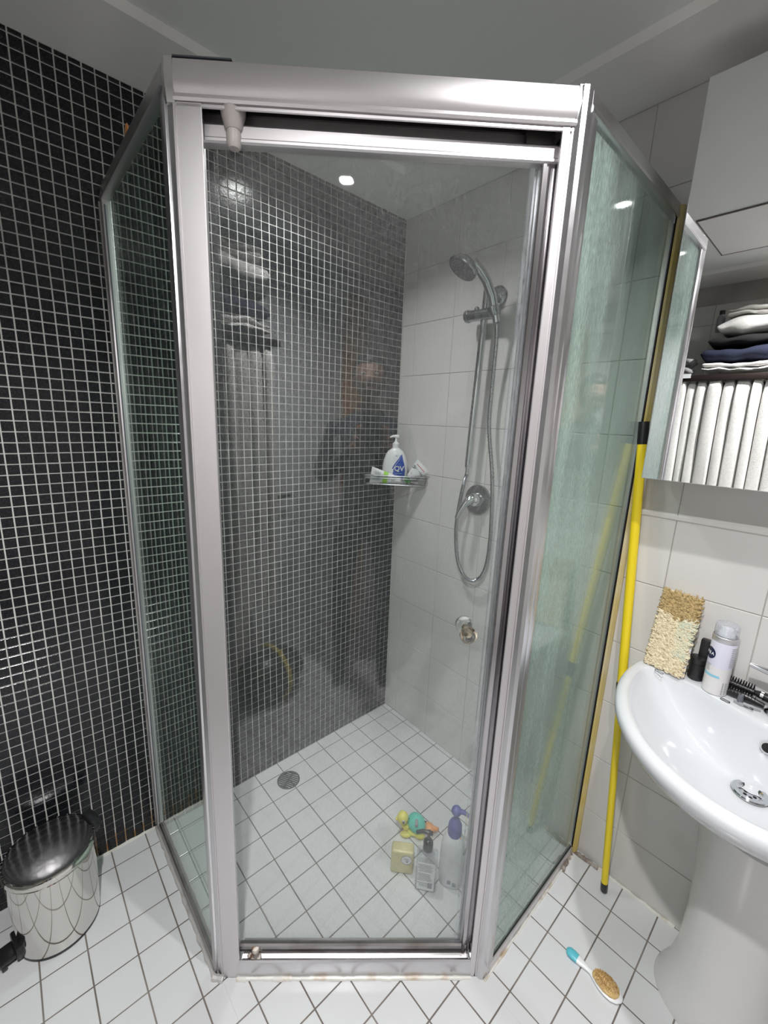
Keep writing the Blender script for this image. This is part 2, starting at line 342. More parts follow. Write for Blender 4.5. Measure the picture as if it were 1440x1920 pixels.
def area(poly): return abs(sum(poly[i][0]*poly[(i+1) % len(poly)][1]-poly[(i+1) % len(poly)][0]*poly[i][1] for i in range(len(poly))))/2
def px(p):
    v = Vector(p)-CAM; z = v.dot(fwd)
    if z < 0.05: return None
    return (720+F_PX*v.dot(cright)/z, 960-F_PX*v.dot(cup)/z, z)
def inframe(p, mrg=60):
    q = px(p); return q is not None and -mrg < q[0] < 1440+mrg and -mrg < q[1] < 1920+mrg

# ------------------------------------------------------------------ key dimensions
H = 2.24; RX = 2.45; FY = -2.06                       # ceiling, right wall, wall behind the camera
PL = Vector((0.556, -1.086, 0)); PR = Vector((0.999, -0.566, 0))
tD = (PR-PL).normalized(); nD = Vector((tD.y, -tD.x, 0)); LD = (PR-PL).length
YL = -1.083                                           # plane of the left pane
def dp(s, off, z): return PL + tD*s + nD*off + Vector((0, 0, z))
KW = -0.022; WROT = math.atan(KW)
def wy(x): return KW*x
EZ = 1.987

# ------------------------------------------------------------------ floor
SH_IN = [(0, 0), (1.0, 0), (0.999, -0.566), (0.556, -1.086), (0, YL)]
mb = MB(); mb.box((RX/2, FY/2, -0.045), (RX+0.1, -FY+0.1, 0.03)); 
floor = mb.build('floor', M['grout_dark'], smooth=False, base=(0, 0, 0)); tag(floor, kind='structure', label='white square floor tiles with brown grout', )
def inside_regions():
    # outside of the enclosure split in disjoint convex pieces, as clip lists
    n = nD; c0 = n.x*PL.x+n.y*PL.y
    return [[(0, 1, YL)],
            [(0, -1, -YL), (0, 1, -0.566), (-n.x, -n.y, -c0)],
            [(0, -1, 0.566), (-1, 0, -0.999)]]
# grout beds: outside at z=-0.0015, shower at z=-0.0215
mb = MB()
for reg in inside_regions():
    p = [(0, 0), (0, FY), (RX, FY), (RX, 0)]
    for c_ in reg: p = clip(p, *c_)
    mb.prism(p, -0.03, -0.0012)
mb.build('grout_bed', M['grout_dark'], floor, smooth=False)
mb = MB(); mb.prism(SH_IN, -0.032, -0.0212); mb.build('shower_grout_bed', M['grout_dark'], floor, smooth=False)
def tile_mb(polys, z0, z1, ins=0.0007, drop=0.0006):
    mb = MB()
    for p in polys:
        cx = sum(a for a, b in p)/len(p); cy = sum(b for a, b in p)/len(p); n = len(p)
        r = max(math.hypot(a-cx, b-cy) for a, b in p); k = max(0.2, 1-ins/max(r*0.7, 1e-4))
        top = [(cx+(a-cx)*k, cy+(b-cy)*k) for a, b in p]
        vs = [(a, b, z0) for a, b in p]+[(a, b, z1-drop) for a, b in p]+[(a, b, z1) for a, b in top]
        fs = [(i, (i+1) % n, n+(i+1) % n, n+i) for i in range(n)]+[(n+i, n+(i+1) % n, 2*n+(i+1) % n, 2*n+i) for i in range(n)]+[tuple(range(2*n, 3*n))]
        mb.add(vs, fs)
    return mb
full = {}
def put_tile(polys, z0, z1, cell, key, stuff):
    a = sum(area(p) for p in polys)
    if a < 2e-5: return
    if stuff is not None and not (inframe((cell[0], cell[1], z1), 90)):
        t = tile_mb(polys, z0, z1); stuff.add(t.v, t.f); return
    if abs(a-0.0966**2) < 1e-6 and len(polys) == 1:
        if key not in full:
            h_ = 0.0483; t = tile_mb([[(-h_, -h_), (h_, -h_), (h_, h_), (-h_, h_)]], z0, z1)
            o = t.build('floor_tile', M['floor_tile'], floor, smooth=False, base=(0, 0, 0)); full[key] = o
            o.location = (cell[0], cell[1], rng.uniform(-0.0003, 0.0003)); o.rotation_euler = (rng.uniform(-.002, .002), rng.uniform(-.002, .002), 0)
        else:
            o = full[key].copy(); col.objects.link(o); o.location = (cell[0], cell[1], rng.uniform(-0.0003, 0.0003))
            o.rotation_euler = (rng.uniform(-.003, .003), rng.uniform(-.003, .003), 0)
        return
    tile_mb(polys, z0, z1).build('floor_tile', M['floor_tile'], floor, smooth=False)
J = 0.0017
rest = MB()
for i in range(-1, 25):
    for j in range(-1, 22):
        x0 = 0.068+0.1*i; y1 = -0.032-0.1*j; y0 = y1-0.1; x1 = x0+0.1
        sq = [(x0+J, y0+J), (x1-J, y0+J), (x1-J, y1-J), (x0+J, y1-J)]
        sq = clip(clip(clip(clip(sq, -1, 0, -0.001), 0, 1, -0.003), 1, 0, RX), 0, -1, -FY)
        if len(sq) < 3: continue
        polys = []
        for reg in inside_regions():
            p = sq
            for c_ in reg:
                p = clip(p, *c_)
                if len(p) < 3: break
            if len(p) >= 3 and area(p) > 1e-6: polys.append(p)
        if polys: put_tile(polys, -0.006, 0.0, ((x0+x1)/2, (y0+y1)/2), 'out', rest)
for i in range(-1, 10):
    for j in range(-1, 11):
        x0 = 0.059+0.1*i; y1 = -0.027-0.1*j; y0 = y1-0.1; x1 = x0+0.1
        p = [(x0+J, y0+J), (x1-J, y0+J), (x1-J, y1-J), (x0+J, y1-J)]
        for c_ in [(-1, 0, -0.001), (0, 1, -0.002), (1, 0, 0.998), (0, -1, -YL), (nD.x, nD.y, nD.x*PL.x+nD.y*PL.y)]:
            p = clip(p, *c_)
            if len(p) < 3: break
        if len(p) >= 3: put_tile([p], -0.026, -0.02, ((x0+x1)/2, (y0+y1)/2), 'in', None)
o = rest.build('floor_tiles', M['floor_tile'], floor, smooth=False); o['kind'] = 'stuff'

# ------------------------------------------------------------------ mosaic wall (x = 0)
mb = MB(); mb.box((-0.051, FY/2, H/2-0.03), (0.1, -FY+0.1, H+0.14))
wall_left = mb.build('wall_left', M['grout_light'], smooth=False, base=(0, 0, 0)); tag(wall_left, kind='structure')
PM = 0.0269; GT = 0.00165
tiles = []
WY0, WZ0 = -1.241, 2.2008       # a measured joint crossing
jz = []
z = WZ0 + PM*2
ky = int((0-WY0)/PM)+1
def mos_cell(i, j):
    y0 = WY0 + i*PM; z1 = WZ0 - j*PM
    ya, yb = y0+GT, y0+PM-GT; za, zb = z1-PM+GT, z1-GT
    yb = min(yb, -0.002); zb = min(zb, H-0.002); za = max(za, -0.019 if ya > YL else 0.001); ya = max(ya, FY)
    return ya, yb, za, zb
for i in range(-31, ky+1):
    for j in range(-2, 84):
        ya, yb, za, zb = mos_cell(i, j)
        if yb-ya < 0.002 or zb-za < 0.002: continue
        c = (0, (ya+yb)/2, (za+zb)/2); q = px(c)
        vis = q is not None and -20 < q[0] < 1460 and -20 < q[1] < 1940
        if vis and c[1] > -0.995 and not (225 < q[0] < 770): vis = True
        size = (1.0/(q[2]**2)) if vis else 0
        tiles.append((size, i, j, ya, yb, za, zb, c))
tiles.sort(key=lambda t: -t[0])
def mtile(mb, c, hy, hz, x1=0.0015):
    b = 0.0008
    vs = [(-0.001, -hy, -hz), (-0.001, hy, -hz), (-0.001, hy, hz), (-0.001, -hy, hz),
          (x1-0.0006, -hy, -hz), (x1-0.0006, hy, -hz), (x1-0.0006, hy, hz), (x1-0.0006, -hy, hz),
          (x1, -hy+b, -hz+b), (x1, hy-b, -hz+b), (x1, hy-b, hz-b), (x1, -hy+b, hz-b)]
    vs = [(v[0]+c[0], v[1]+c[1], v[2]+c[2]) for v in vs]
    fs = [(0, 1, 5, 4), (1, 2, 6, 5), (2, 3, 7, 6), (3, 0, 4, 7), (4, 5, 9, 8), (5, 6, 10, 9), (6, 7, 11, 10), (7, 4, 8, 11), (8, 9, 10, 11)]
    mb.add(vs, fs)
cnt = 0; rest = MB(); proto = None
for t in tiles:
    size, i, j, ya, yb, za, zb, c = t; hy = (yb-ya)/2; hz = (zb-za)/2
    tilt = rng.uniform(-0.0003, 0.0003)
    fullt = abs(hy-(PM/2-GT)) < 1e-5 and abs(hz-(PM/2-GT)) < 1e-5
    if cnt < 299 and size > 0 and fullt:
        if proto is None:
            mb = MB(); mtile(mb, (0, 0, 0), hy, hz); proto = mb.build('mosaic_tile', M['mosaic'], wall_left, smooth=False, base=(0, 0, 0)); o = proto
        else:
            o = proto.copy(); col.objects.link(o)
        o.location = (tilt, c[1], c[2]); o.rotation_euler = (rng.uniform(-.01, .01), rng.uniform(-.006, .006), rng.uniform(-.006, .006)); cnt += 1
    else:
        mtile(rest, (tilt, c[1]+rng.uniform(-.0003, .0003), c[2]+rng.uniform(-.0003, .0003)), hy, hz)
o = rest.build('mosaic_tiles', M['mosaic'], wall_left, smooth=False, base=(0, 0, 0), fixn=False); o['kind'] = 'stuff'

# ------------------------------------------------------------------ white tiled wall (y ~ 0, turned a little)
RW = Matrix.Rotation(WROT, 4, 'Z')
mb = MB(); mb.T = RW; mb.box((RX/2, 0.0515, H/2-0.03), (RX+0.2, 0.1, H+0.14))
wall_back = mb.build('wall_back', M['grout_wall'], smooth=False, base=(0, 0, 0)); tag(wall_back, kind='structure')
def wall_tiles(parent, xs, zs, place, mat=M['wall_tile'], name='wall_tile', g=0.0011):
    cache = {}
    for a, b in zip(xs[:-1], xs[1:]):
        for c_, d_ in zip(zs[:-1], zs[1:]):
            wd, ht = round(b-a-2*g, 5), round(d_-c_-2*g, 5)
            if wd < 0.004 or ht < 0.004: continue
            k = (wd, ht)
            if k not in cache:
                mb = MB(); hx = wd/2; hz = ht/2; bb = 0.0012
                vs = [(-hx, 0.003, -hz), (hx, 0.003, -hz), (hx, 0.003, hz), (-hx, 0.003, hz), (-hx, 0.0007, -hz), (hx, 0.0007, -hz), (hx, 0.0007, hz), (-hx, 0.0007, hz),
                      (-hx+bb, 0, -hz+bb), (hx-bb, 0, -hz+bb), (hx-bb, 0, hz-bb), (-hx+bb, 0, hz-bb)]
                fs = [(0, 1, 5, 4), (1, 2, 6, 5), (2, 3, 7, 6), (3, 0, 4, 7), (4, 5, 9, 8), (5, 6, 10, 9), (6, 7, 11, 10), (7, 4, 8, 11), (8, 9, 10, 11)]
                mb.add(vs, [tuple(reversed(f)) for f in fs]); o = mb.build(name, mat, parent, smooth=False, base=(0, 0, 0)); cache[k] = o
            else: o = cache[k].copy(); col.objects.link(o)
            loc, rot = place((a+b)/2, (c_+d_)/2)
            o.location = loc; o.rotation_euler = (rot[0]+rng.uniform(-.0012, .0012), rot[1], rot[2]+rng.uniform(-.0012, .0012))
XS = [0.001, 0.076, 0.285, 0.495, 0.705, 0.914, 1.122, 1.331, 1.540, 1.749, 1.958, 2.167, 2.376, RX]
ZSI = [-0.019]+[H-0.206*k for k in range(10, 0, -1)]+[H-0.001]
def pb(x, z): v = RW @ Vector((x, 0, z)); return (v.x, v.y, v.z), (0, 0, WROT)
wall_tiles(wall_back, XS, ZSI, pb)
mb = MB(); mb.T = RW; mb.extrude([(0, 0), (-0.002, 0), (-0.0045, 0.003), (-0.0045, 0.011), (-0.002, 0.014), (0, 0.014)], (1.03, 0, 1.199), (RX, 0, 1.199), (0, 1, 0), (0, 0, 1))
mb.build('border_strip', M['wall_tile'], wall_back)

# wall behind the camera, with the door, and the right wall
mb = MB(); mb.box((0.65, FY-0.0515, H/2-0.03), (1.38, 0.1, H+0.14)); mb.box((2.32, FY-0.0515, H/2-0.03), (0.36, 0.1, H+0.14)); mb.box((1.74, FY-0.0515, 2.2), (0.82, 0.1, 0.26))
wall_front = mb.build('wall_front', M['grout_wall'], smooth=False, base=(0, 0, 0)); tag(wall_front, kind='structure')
XF = [0.002, 0.10, 0.31, 0.52, 0.73, 0.94, 1.15, 1.285]
wall_tiles(wall_front, XF, ZSI[1:-1] + [2.14], lambda x, z: ((x, FY, z), (0, 0, PI)), g=0.0012)
wall_tiles(wall_front, [2.19, 2.30, RX], ZSI[1:-1] + [2.14], lambda x, z: ((x, FY, z), (0, 0, PI)), g=0.0012)
mb = MB(); mb.box((RX+0.0515, FY/2, H/2-0.03), (0.1, -FY+0.2, H+0.14))
wall_right = mb.build('wall_right', M['grout_wall'], smooth=False, base=(0, 0, 0)); tag(wall_right, kind='structure')
ys = [FY+0.003]+[FY+0.16+0.21*k for k in range(0, 10)]; ys = [y for y in ys if y < -0.06]+[-0.056]
wall_tiles(wall_right, ys, ZSI[1:], lambda y, z: ((RX, y, z), (0, 0, -PI/2)))
# door seen only as a reflection
dr = bpy.data.objects.new('door_1', None); col.objects.link(dr); dr.location = (1.66, FY-0.02, 0); WB[dr.name] = Vector(dr.location); tag(dr, kind='structure')
mb = MB(); mb.box((1.66, FY-0.02, 1.025), (0.60, 0.04, 2.05), bev=0.003); mb.build('door_leaf', M['door_paint'], dr)
mb = MB(); mb.box((1.325, FY-0.01, 1.04), (0.06, 0.06, 2.08), bev=0.004); mb.box((1.66, FY-0.01, 2.09), (0.72, 0.06, 0.05), bev=0.004); mb.build('door_frame', M['paint'], dr)
mb = MB(); mb.box((2.06, FY-0.01, 1.06), (0.19, 0.07, 2.12), bev=0.004); mb.build('warm_light_strip', M['warm_light'], dr)  # strip beside the door, warm light put into its orange colour
mb = MB(); mb.lathe([(0.024, 0), (0.024, 0.008), (0.009, 0.012), (0.009, 0.045)], (1.42, FY, 1.02), (0, 1, 0), seg=20)
mb.tube([(1.42, FY+0.045, 1.02), (1.46, FY+0.05, 1.02), (1.53, FY+0.05, 1.022)], 0.009); mb.build('door_handle', M['blackp'], dr)

# ------------------------------------------------------------------ ceiling: lower border and a slightly raised middle
ci = (0.222, FY+0.24, 2.2, -0.236)     # x0, y0, x1, y1 of the raised middle
mb = MB()
for (xa, xb, ya, yb) in [(-0.1, ci[0], FY-0.1, 0.1), (ci[2], RX+0.1, FY-0.1, 0.1), (ci[0], ci[2], ci[3], 0.1), (ci[0], ci[2], FY-0.1, ci[1])]:
    mb.box(((xa+xb)/2, (ya+yb)/2, H+0.06), (xb-xa, yb-ya, 0.12))
ceiling = mb.build('ceiling', M['ceiling'], smooth=False, base=(0, 0, H)); tag(ceiling, kind='structure')
mb = MB(); mb.box(((ci[0]+ci[2])/2, (ci[1]+ci[3])/2, H+0.10), (ci[2]-ci[0], ci[3]-ci[1], 0.18-0.012)); 
mb.build('raised_panel', M['ceiling_in'], ceiling, smooth=False)
mb = MB(); w_ = 0.012
for (a, b, nx, ny) in [((ci[0], ci[1]), (ci[0], ci[3]), 1, 0), ((ci[0], ci[3]), (ci[2], ci[3]), 0, -1), ((ci[2], ci[1]), (ci[2], ci[3]), -1, 0), ((ci[0], ci[1]), (ci[2], ci[1]), 0, 1)]:
    mb.extrude([(0, 0), (0, 0.018), (w_, 0.018)], (a[0], a[1], H), (b[0], b[1], H), (nx, ny, 0), (0, 0, 1))
mb.build('cornice', M['ceiling'], ceiling, smooth=False)
mb = MB(); mb.box((1.02, -1.36, H+0.014), (0.40, 0.46, 0.006)); mb.build('access_hatch', M['ceiling'], ceiling, smooth=False)
mb = MB()
for (c_, s_) in [((1.02, -1.128, H+0.0115), (0.41, 0.004, 0.004)), ((0.818, -1.36, H+0.0115), (0.004, 0.46, 0.004)), ((1.02, -1.592, H+0.0115), (0.41, 0.004, 0.004)), ((1.222, -1.36, H+0.0115), (0.004, 0.46, 0.004))]: mb.box(c_, s_)
mb.build('hatch_gap', M['grout_dark'], ceiling, smooth=False)
ZC = H+0.016
for k, (xy, lab) in enumerate([(LAMP_A, 'round recessed ceiling downlight above the middle of the room'), (LAMP_B, 'round recessed ceiling downlight above the washbasin'), (LAMP_ADDED, 'round recessed ceiling downlight added to brighten the shower, hidden behind its header')]):
    t = thing('downlight', (xy[0], xy[1], ZC-0.012), lab, 'ceiling light', 'recessed ceiling downlights')
    mb = MB(); mb.lathe([(0.024, 0.0), (0.027, -0.003), (0.040, -0.003), (0.043, 0.0), (0.043, 0.004), (0.024, 0.004)], (xy[0], xy[1], ZC-0.006), seg=32, cap=False); mb.build('trim_ring', M['whitep'], t)
    mb = MB(); mb.lathe([(0.0001, 0), (0.022, 0), (0.0235, 0.002), (0.0235, 0.004)], (xy[0], xy[1], ZC-0.0075), seg=28); mb.build('lens', M['lens_glow'], t)

# ------------------------------------------------------------------ shower enclosure
enc = thing('shower_enclosure', (0.5, -0.6, 0), 'three-sided aluminium framed glass shower enclosure in the tiled corner', 'shower enclosure')
def par(name, mb, m_, parent=enc, lab=None, **k):
    o = mb.build(name, m_, parent, **k)
    if lab: o['label'] = lab
    return o
Z = Vector((0, 0, 1))
# header over the door, hollow channel profile (x = outward, y = up)
prof = [(-0.052, 1.895), (-0.052, 1.984), (-0.046, EZ+0.001), (-0.008, EZ+0.002), (0.0015, EZ-0.003), (0.005, 1.972), (0.0055, 1.952), (0.0035, 1.942), (0.0005, 1.938), (0.003, 1.936), (0.004, 1.931), (0.002, 1.927),
        (-0.003, 1.9265), (-0.003, 1.9255), (0.000, 1.9245), (0.000, 1.9205), (-0.003, 1.920), (-0.006, 1.923), (-0.010, 1.975), (-0.046, 1.975), (-0.046, 1.895)]
mb = MB(); mb.extrude(prof, dp(0.008, 0, 0), dp(LD-0.008, 0, 0), nD, Z); par('header_rail', mb, M['alu'], ang=0.5)
mb = MB()
for zz in (1.965, 1.94, 1.915, 1.90): mb.box(dp(LD/2, -0.0435, zz), (LD-0.06, 0.004, 0.006), rot=rotm(tD, nD, Z))
mb.box(dp(LD/2, -0.028, 1.967), (LD-0.06, 0.034, 0.004), rot=rotm(tD, nD, Z)); par('header_track', mb, M['track_dark'])
mb = MB(); mb.box(dp(0.625, -0.030, 1.922), (0.05, 0.014, 0.050), rot=rotm(tD, nD, Z), bev=0.002); par('track_block', mb, M['track_dark'])
# corner end caps of the header
for s0, sg, nm in ((0.0, -1, 'left'), (LD, 1, 'right')):
    mb = MB()
    pr = [(-0.050, 1.925), (-0.050, 1.984), (-0.004, EZ+0.004), (0.004, EZ-0.002), (0.0065, 1.960), (0.004, 1.940), (0.0005, 1.924), (-0.01, 1.922)]
    mb.extrude(pr, dp(s0-sg*0.010, 0, 0), dp(s0+sg*0.003, 0, 0), nD, Z); mb.extrude([(a-0.003, b-0.002 if b > 1.95 else b) for a, b in pr], dp(s0+sg*0.0035, 0, 0), dp(s0+sg*0.010, -0.004, 0), nD, Z)
    par('header_end_cap', mb, M['alu_bright'])
# corner posts
def post(s0, s1, side):
    sg = -1 if side == 'L' else 1
    so = s0 if side == 'L' else s1
    mb = MB(); Wd = s1-s0
    # front flange with two fine grooves
    if side == 'L':
        f = [(s0+0.004, -0.045), (s0+0.004, -0.002), (s0+0.006, 0), (s0+0.0085, 0), (s0+0.009, -0.0015), (s0+0.0105, -0.0015), (s0+0.011, 0), (s1-0.001, 0), (s1, -0.001), (s1, -0.004), (s1-0.012, -0.004), (s1-0.012, -0.045)]
    else:
        f = [(s0+0.012, -0.055), (s0+0.012, -0.004), (s0, -0.004), (s0, -0.001), (s0+0.001, 0), (s0+0.013, 0), (s0+0.0135, -0.003), (s0+0.0155, -0.003), (s0+0.016, 0), (s0+0.019, 0), (s0+0.0195, -0.002), (s0+0.021, -0.002), (s0+0.0215, 0), (s1-0.006, 0), (s1-0.004, -0.002), (s1-0.004, -0.055)]
    mb.extrude(f, PL+Z*0.0, PL+Z*1.926, tD, nD)
    o = par('corner_post', mb, M['alu'], ang=0.4)
    mb = MB()
    if side == 'L':   # flange turning back along the left pane
        mb.extrude([(-0.012, -0.012), (-0.015, 0.0), (-0.012, 0.005), (-0.006, 0.006), (0.004, 0.001), (0.006, -0.008), (0.003, -0.024), (-0.010, -0.026)], (PL.x-0.003, PL.y+0.006, 0), (PL.x-0.003, PL.y+0.006, EZ-0.004), (1, 0, 0), (0, -1, 0))
        mb.box((PL.x-0.022, YL+0.001, EZ/2), (0.026, 0.018, EZ-0.006), bev=0.002)
    else:
        mb.extrude([(0.004, -0.010), (0.010, -0.004), (0.0115, 0.006), (0.009, 0.020), (-0.004, 0.022), (-0.008, 0.0), (-0.006, -0.010)], (PR.x-0.001, PR.y+0.002, 0), (PR.x-0.001, PR.y+0.002, EZ-0.004), (1, 0, 0), (0, 1, 0))
        mb.box((PR.x+0.001, PR.y+0.030, EZ/2), (0.016, 0.024, EZ-0.006), bev=0.002)
    p2 = par('corner_flange', mb, M['alu_bright'], ang=0.5)
post(0.0, 0.052, 'L'); post(LD-0.030, LD, 'R')
# door jamb channel on the right with grooves
mb = MB()
f = [(0.628, -0.050), (0.628, -0.044), (0.636, -0.044), (0.637, -0.040), (0.640, -0.040), (0.641, -0.034), (0.650, -0.034), (0.651, -0.028), (0.655, -0.028), (0.656, -0.004), (0.660, -0.004), (0.660, -0.050)]
mb.extrude([(a-(0.684-LD), b) for a, b in f], PL+Z*0.05, PL+Z*1.915, tD, nD); par('jamb_channel', mb, M['alu_channel'], ang=0.4)
# left inner jamb
mb = MB(); mb.box(dp(0.030, -0.030, 0.98), (0.018, 0.028, 1.86), rot=rotm(tD, nD, Z), bev=0.001); par('jamb_channel', mb, M['alu'])
# sill track
prof = [(-0.056, -0.02), (-0.056, 0.046), (-0.050, 0.050), (-0.046, 0.046), (-0.044, 0.030), (-0.024, 0.022), (-0.010, 0.030), (-0.006, 0.052), (-0.002, 0.055), (0.0015, 0.052), (0.002, 0.046), (0.001, 0.008), (0.004, 0.002), (0.004, 0.0), (0.0, -0.02)]
mb = MB(); mb.extrude(prof, dp(0.050, 0, 0), dp(LD-0.028, 0, 0), nD, Z); par('sill_rail', mb, M['alu_bright'], ang=0.4)
mb = MB(); mb.extrude([(-0.044, 0.0305), (-0.024, 0.0228), (-0.011, 0.0305), (-0.012, 0.034), (-0.024, 0.0255), (-0.043, 0.034)], dp(0.052, 0, 0), dp(LD-0.030, 0, 0), nD, Z); par('sill_trough', mb, M['alu_dirty'], lab='grimy water-stained trough of the sill')
mb = MB()
for s0 in range(0, 26):
    a = 0.045+s0*0.0235; r_ = 0.0045+0.002*rng.random()
    mb.tube([dp(a, 0.004, 0.002), dp(a+0.0245, 0.004+rng.uniform(-.001, .001), 0.002)], [r_, r_*rng.uniform(0.8, 1.2)], seg=8)
par('sealant_bead', mb, M['silicone_stain'], lab='rust-stained sealant along the sill')
# sliding/pivot door
OF = -0.030
door = MB(); door.box(dp(0.341, OF, 0.98), (0.594, 0.005, 1.86), rot=rotm(tD, nD, Z))
door = par('shower_door', door, M['glass_door'], smooth=False)
def dpart(name, mb, m_, **k): return par(name, mb, m_, parent=door, **k)
mb = MB(); mb.extrude([(-0.009, 1.882), (-0.009, 1.908), (-0.006, 1.911), (0.008, 1.911), (0.010, 1.908), (0.010, 1.891), (0.013, 1.888), (0.013, 1.884), (0.009, 1.882)], dp(0.040, OF, 0), dp(0.658, OF, 0), nD, Z); dpart('top_rail', mb, M['alu'], ang=0.4)
mb = MB(); mb.extrude([(-0.006, 0.050), (-0.006, 0.070), (0.004, 0.074), (0.008, 0.070), (0.009, 0.062), (0.006, 0.058), (0.006, 0.050)], dp(0.046, OF, 0), dp(0.652, OF, 0), nD, Z); dpart('bottom_rail', mb, M['alu_dirty'], ang=0.4)
mb = MB(); mb.extrude([(0.614, -0.004), (0.614, 0.0045), (0.626, 0.0055), (0.634, 0.004), (0.634, -0.004)], PL+nD*OF+Z*0.072, PL+nD*OF+Z*1.886, tD, nD); dpart('edge_seal', mb, M['seal_clear'], ang=0.4, lab='translucent plastic edge seal')
mb = MB(); mb.extrude([(0.632, -0.010), (0.632, 0.008), (0.634, 0.010), (0.640, 0.010), (0.641, 0.007), (0.644, 0.007), (0.645, 0.010), (0.648, 0.009), (0.649, -0.010)], PL+nD*OF+Z*0.055, PL+nD*OF+Z*1.886, tD, nD); dpart('side_stile', mb, M['alu_channel'], ang=0.4)
kc = dp(0.572, OF, 0.985)
mb = MB(); mb.lathe([(0.006, 0.003), (0.008, 0.010), (0.0165, 0.016), (0.0195, 0.022), (0.0190, 0.029), (0.013, 0.034), (0.0001, 0.0355)], kc, nD, seg=28); mb.lathe([(0.006, 0.003), (0.008, 0.010), (0.0165, 0.016), (0.0195, 0.022), (0.0190, 0.029), (0.013, 0.034), (0.0001, 0.0355)], kc, -nD, seg=28)
dpart('knob', mb, M['acrylic'], lab='clear acrylic round door knob')
mb = MB(); mb.lathe([(0.0001, -0.014), (0.005, -0.014), (0.006, 0.0), (0.007, 0.018), (0.005, 0.024), (0.0001, 0.025)], kc, nD, seg=16); dpart('knob_screw', mb, M['brass'])
# rollers: white cap up, rusty wheel down
mb = MB(); c_ = dp(0.098, -0.018, 0)
mb.lathe([(0.021, 1.932), (0.020, 1.922), (0.015, 1.903), (0.0125, 1.899)], (c_.x, c_.y, 0), Z, seg=24); par('roller_cap', mb, M['offwhitep'], lab='grey-white conical pivot cap')
mb = MB(); mb.lathe([(0.0115, 1.900), (0.0125, 1.892), (0.0120, 1.878), (0.009, 1.873), (0.0001, 1.872)], (c_.x, c_.y, 0), Z, seg=20); par('roller_pin', mb, M['offwhitep'])
c_ = dp(0.088, -0.022, 0)
mb = MB(); mb.lathe([(0.015, 0.026), (0.014, 0.036), (0.009, 0.040), (0.009, 0.056), (0.0105, 0.060), (0.009, 0.068), (0.0001, 0.070)], (c_.x, c_.y, 0), Z, seg=18)
for k in range(7): mb.sphere((c_.x+rng.uniform(-.018, .018), c_.y+rng.uniform(-.012, .012), 0.030+rng.uniform(0, .006)), rng.uniform(0.003, 0.006), 8, 6)
par('bottom_pivot', mb, M['rusty_white'], lab='rusty white lower pivot')
# side panes
mb = MB(); mb.box(((0.012+PL.x-0.03)/2, YL, EZ/2), (PL.x-0.045, 0.005, EZ-0.05)); par('side_pane', mb, M['glass_left'], smooth=False, lab='greenish pane against the mosaic wall')
mb = MB(); mb.box((1.000, (-0.03+PR.y+0.03)/2, EZ/2), (0.005, -PR.y-0.06, EZ-0.05)); par('side_pane', mb, M['glass_right'], smooth=False, lab='pane frosted with soap scum beside the washbasin')
# side rails (left pane plane y=YL, right pane plane x=1.0)
prof = [(-0.009, 0), (-0.009, 0.030), (-0.006, 0.034), (0.006, 0.034), (0.009, 0.031), (0.0095, 0.012), (0.012, 0.008), (0.012, 0.001), (0.009, 0)]
mb = MB(); mb.extrude(prof, (0.004, YL, EZ-0.038), (PL.x-0.012, YL, EZ-0.038), (0, -1, 0), Z); par('top_rail', mb, M['alu_bright'], ang=0.4)
mb = MB(); mb.extrude(prof, (1.0, PR.y+0.012, EZ-0.038), (1.001, -0.024, EZ-0.038), (1, 0, 0), Z); par('top_rail', mb, M['alu_bright'], ang=0.4)
prof = [(-0.009, -0.02), (-0.009, 0.022), (-0.006, 0.025), (0.004, 0.025), (0.008, 0.020), (0.010, 0.008), (0.010, 0)]
mb = MB(); mb.extrude(prof, (0.004, YL, 0), (PL.x-0.012, YL, 0), (0, -1, 0), Z); par('bottom_rail', mb, M['alu_dirty'], ang=0.4)
mb = MB(); mb.extrude(prof, (1.0, PR.y+0.012, 0), (1.0, -0.024, 0), (1, 0, 0), Z); par('bottom_rail', mb, M['alu'], ang=0.4)
# wall channels
mb = MB(); mb.box((0.012, YL, EZ/2-0.006), (0.020, 0.022, EZ-0.03), bev=0.003); par('wall_channel', mb, M['alu'])
mb = MB(); mb.box((1.000, -0.034, EZ/2-0.006), (0.022, 0.022, EZ-0.03), bev=0.003); par('wall_channel', mb, M['alu'])
mb = MB(); mb.box((0.0035, YL-0.013, EZ/2-0.015), (0.005, 0.004, EZ-0.05), bev=0.001); par('sealant_bead', mb, M['silicone'])
mb = MB(); mb.extrude([(0, 0), (0.010, 0.0), (0.016, 0.010), (0.014, 0.022), (0, 0.022)], (1.004, -0.045, 0.004), (1.004, -0.045, EZ-0.01), (1, 0, 0), (0, 1, 0)); par('wall_seal', mb, M['seal_yellow'], lab='yellowed vertical seal by the wall')
# pane gaskets
mb = MB(); mb.box((1.0045, -0.046, EZ/2-0.01), (0.003, 0.004, EZ-0.08)); mb.box((1.0045, -0.30, 0.027), (0.003, 0.50, 0.003)); par('gasket', mb, M['rubber'])
mb = MB(); mb.box((0.024, YL-0.005, EZ/2-0.01), (0.003, 0.003, EZ-0.08)); par('gasket', mb, M['greyp'])
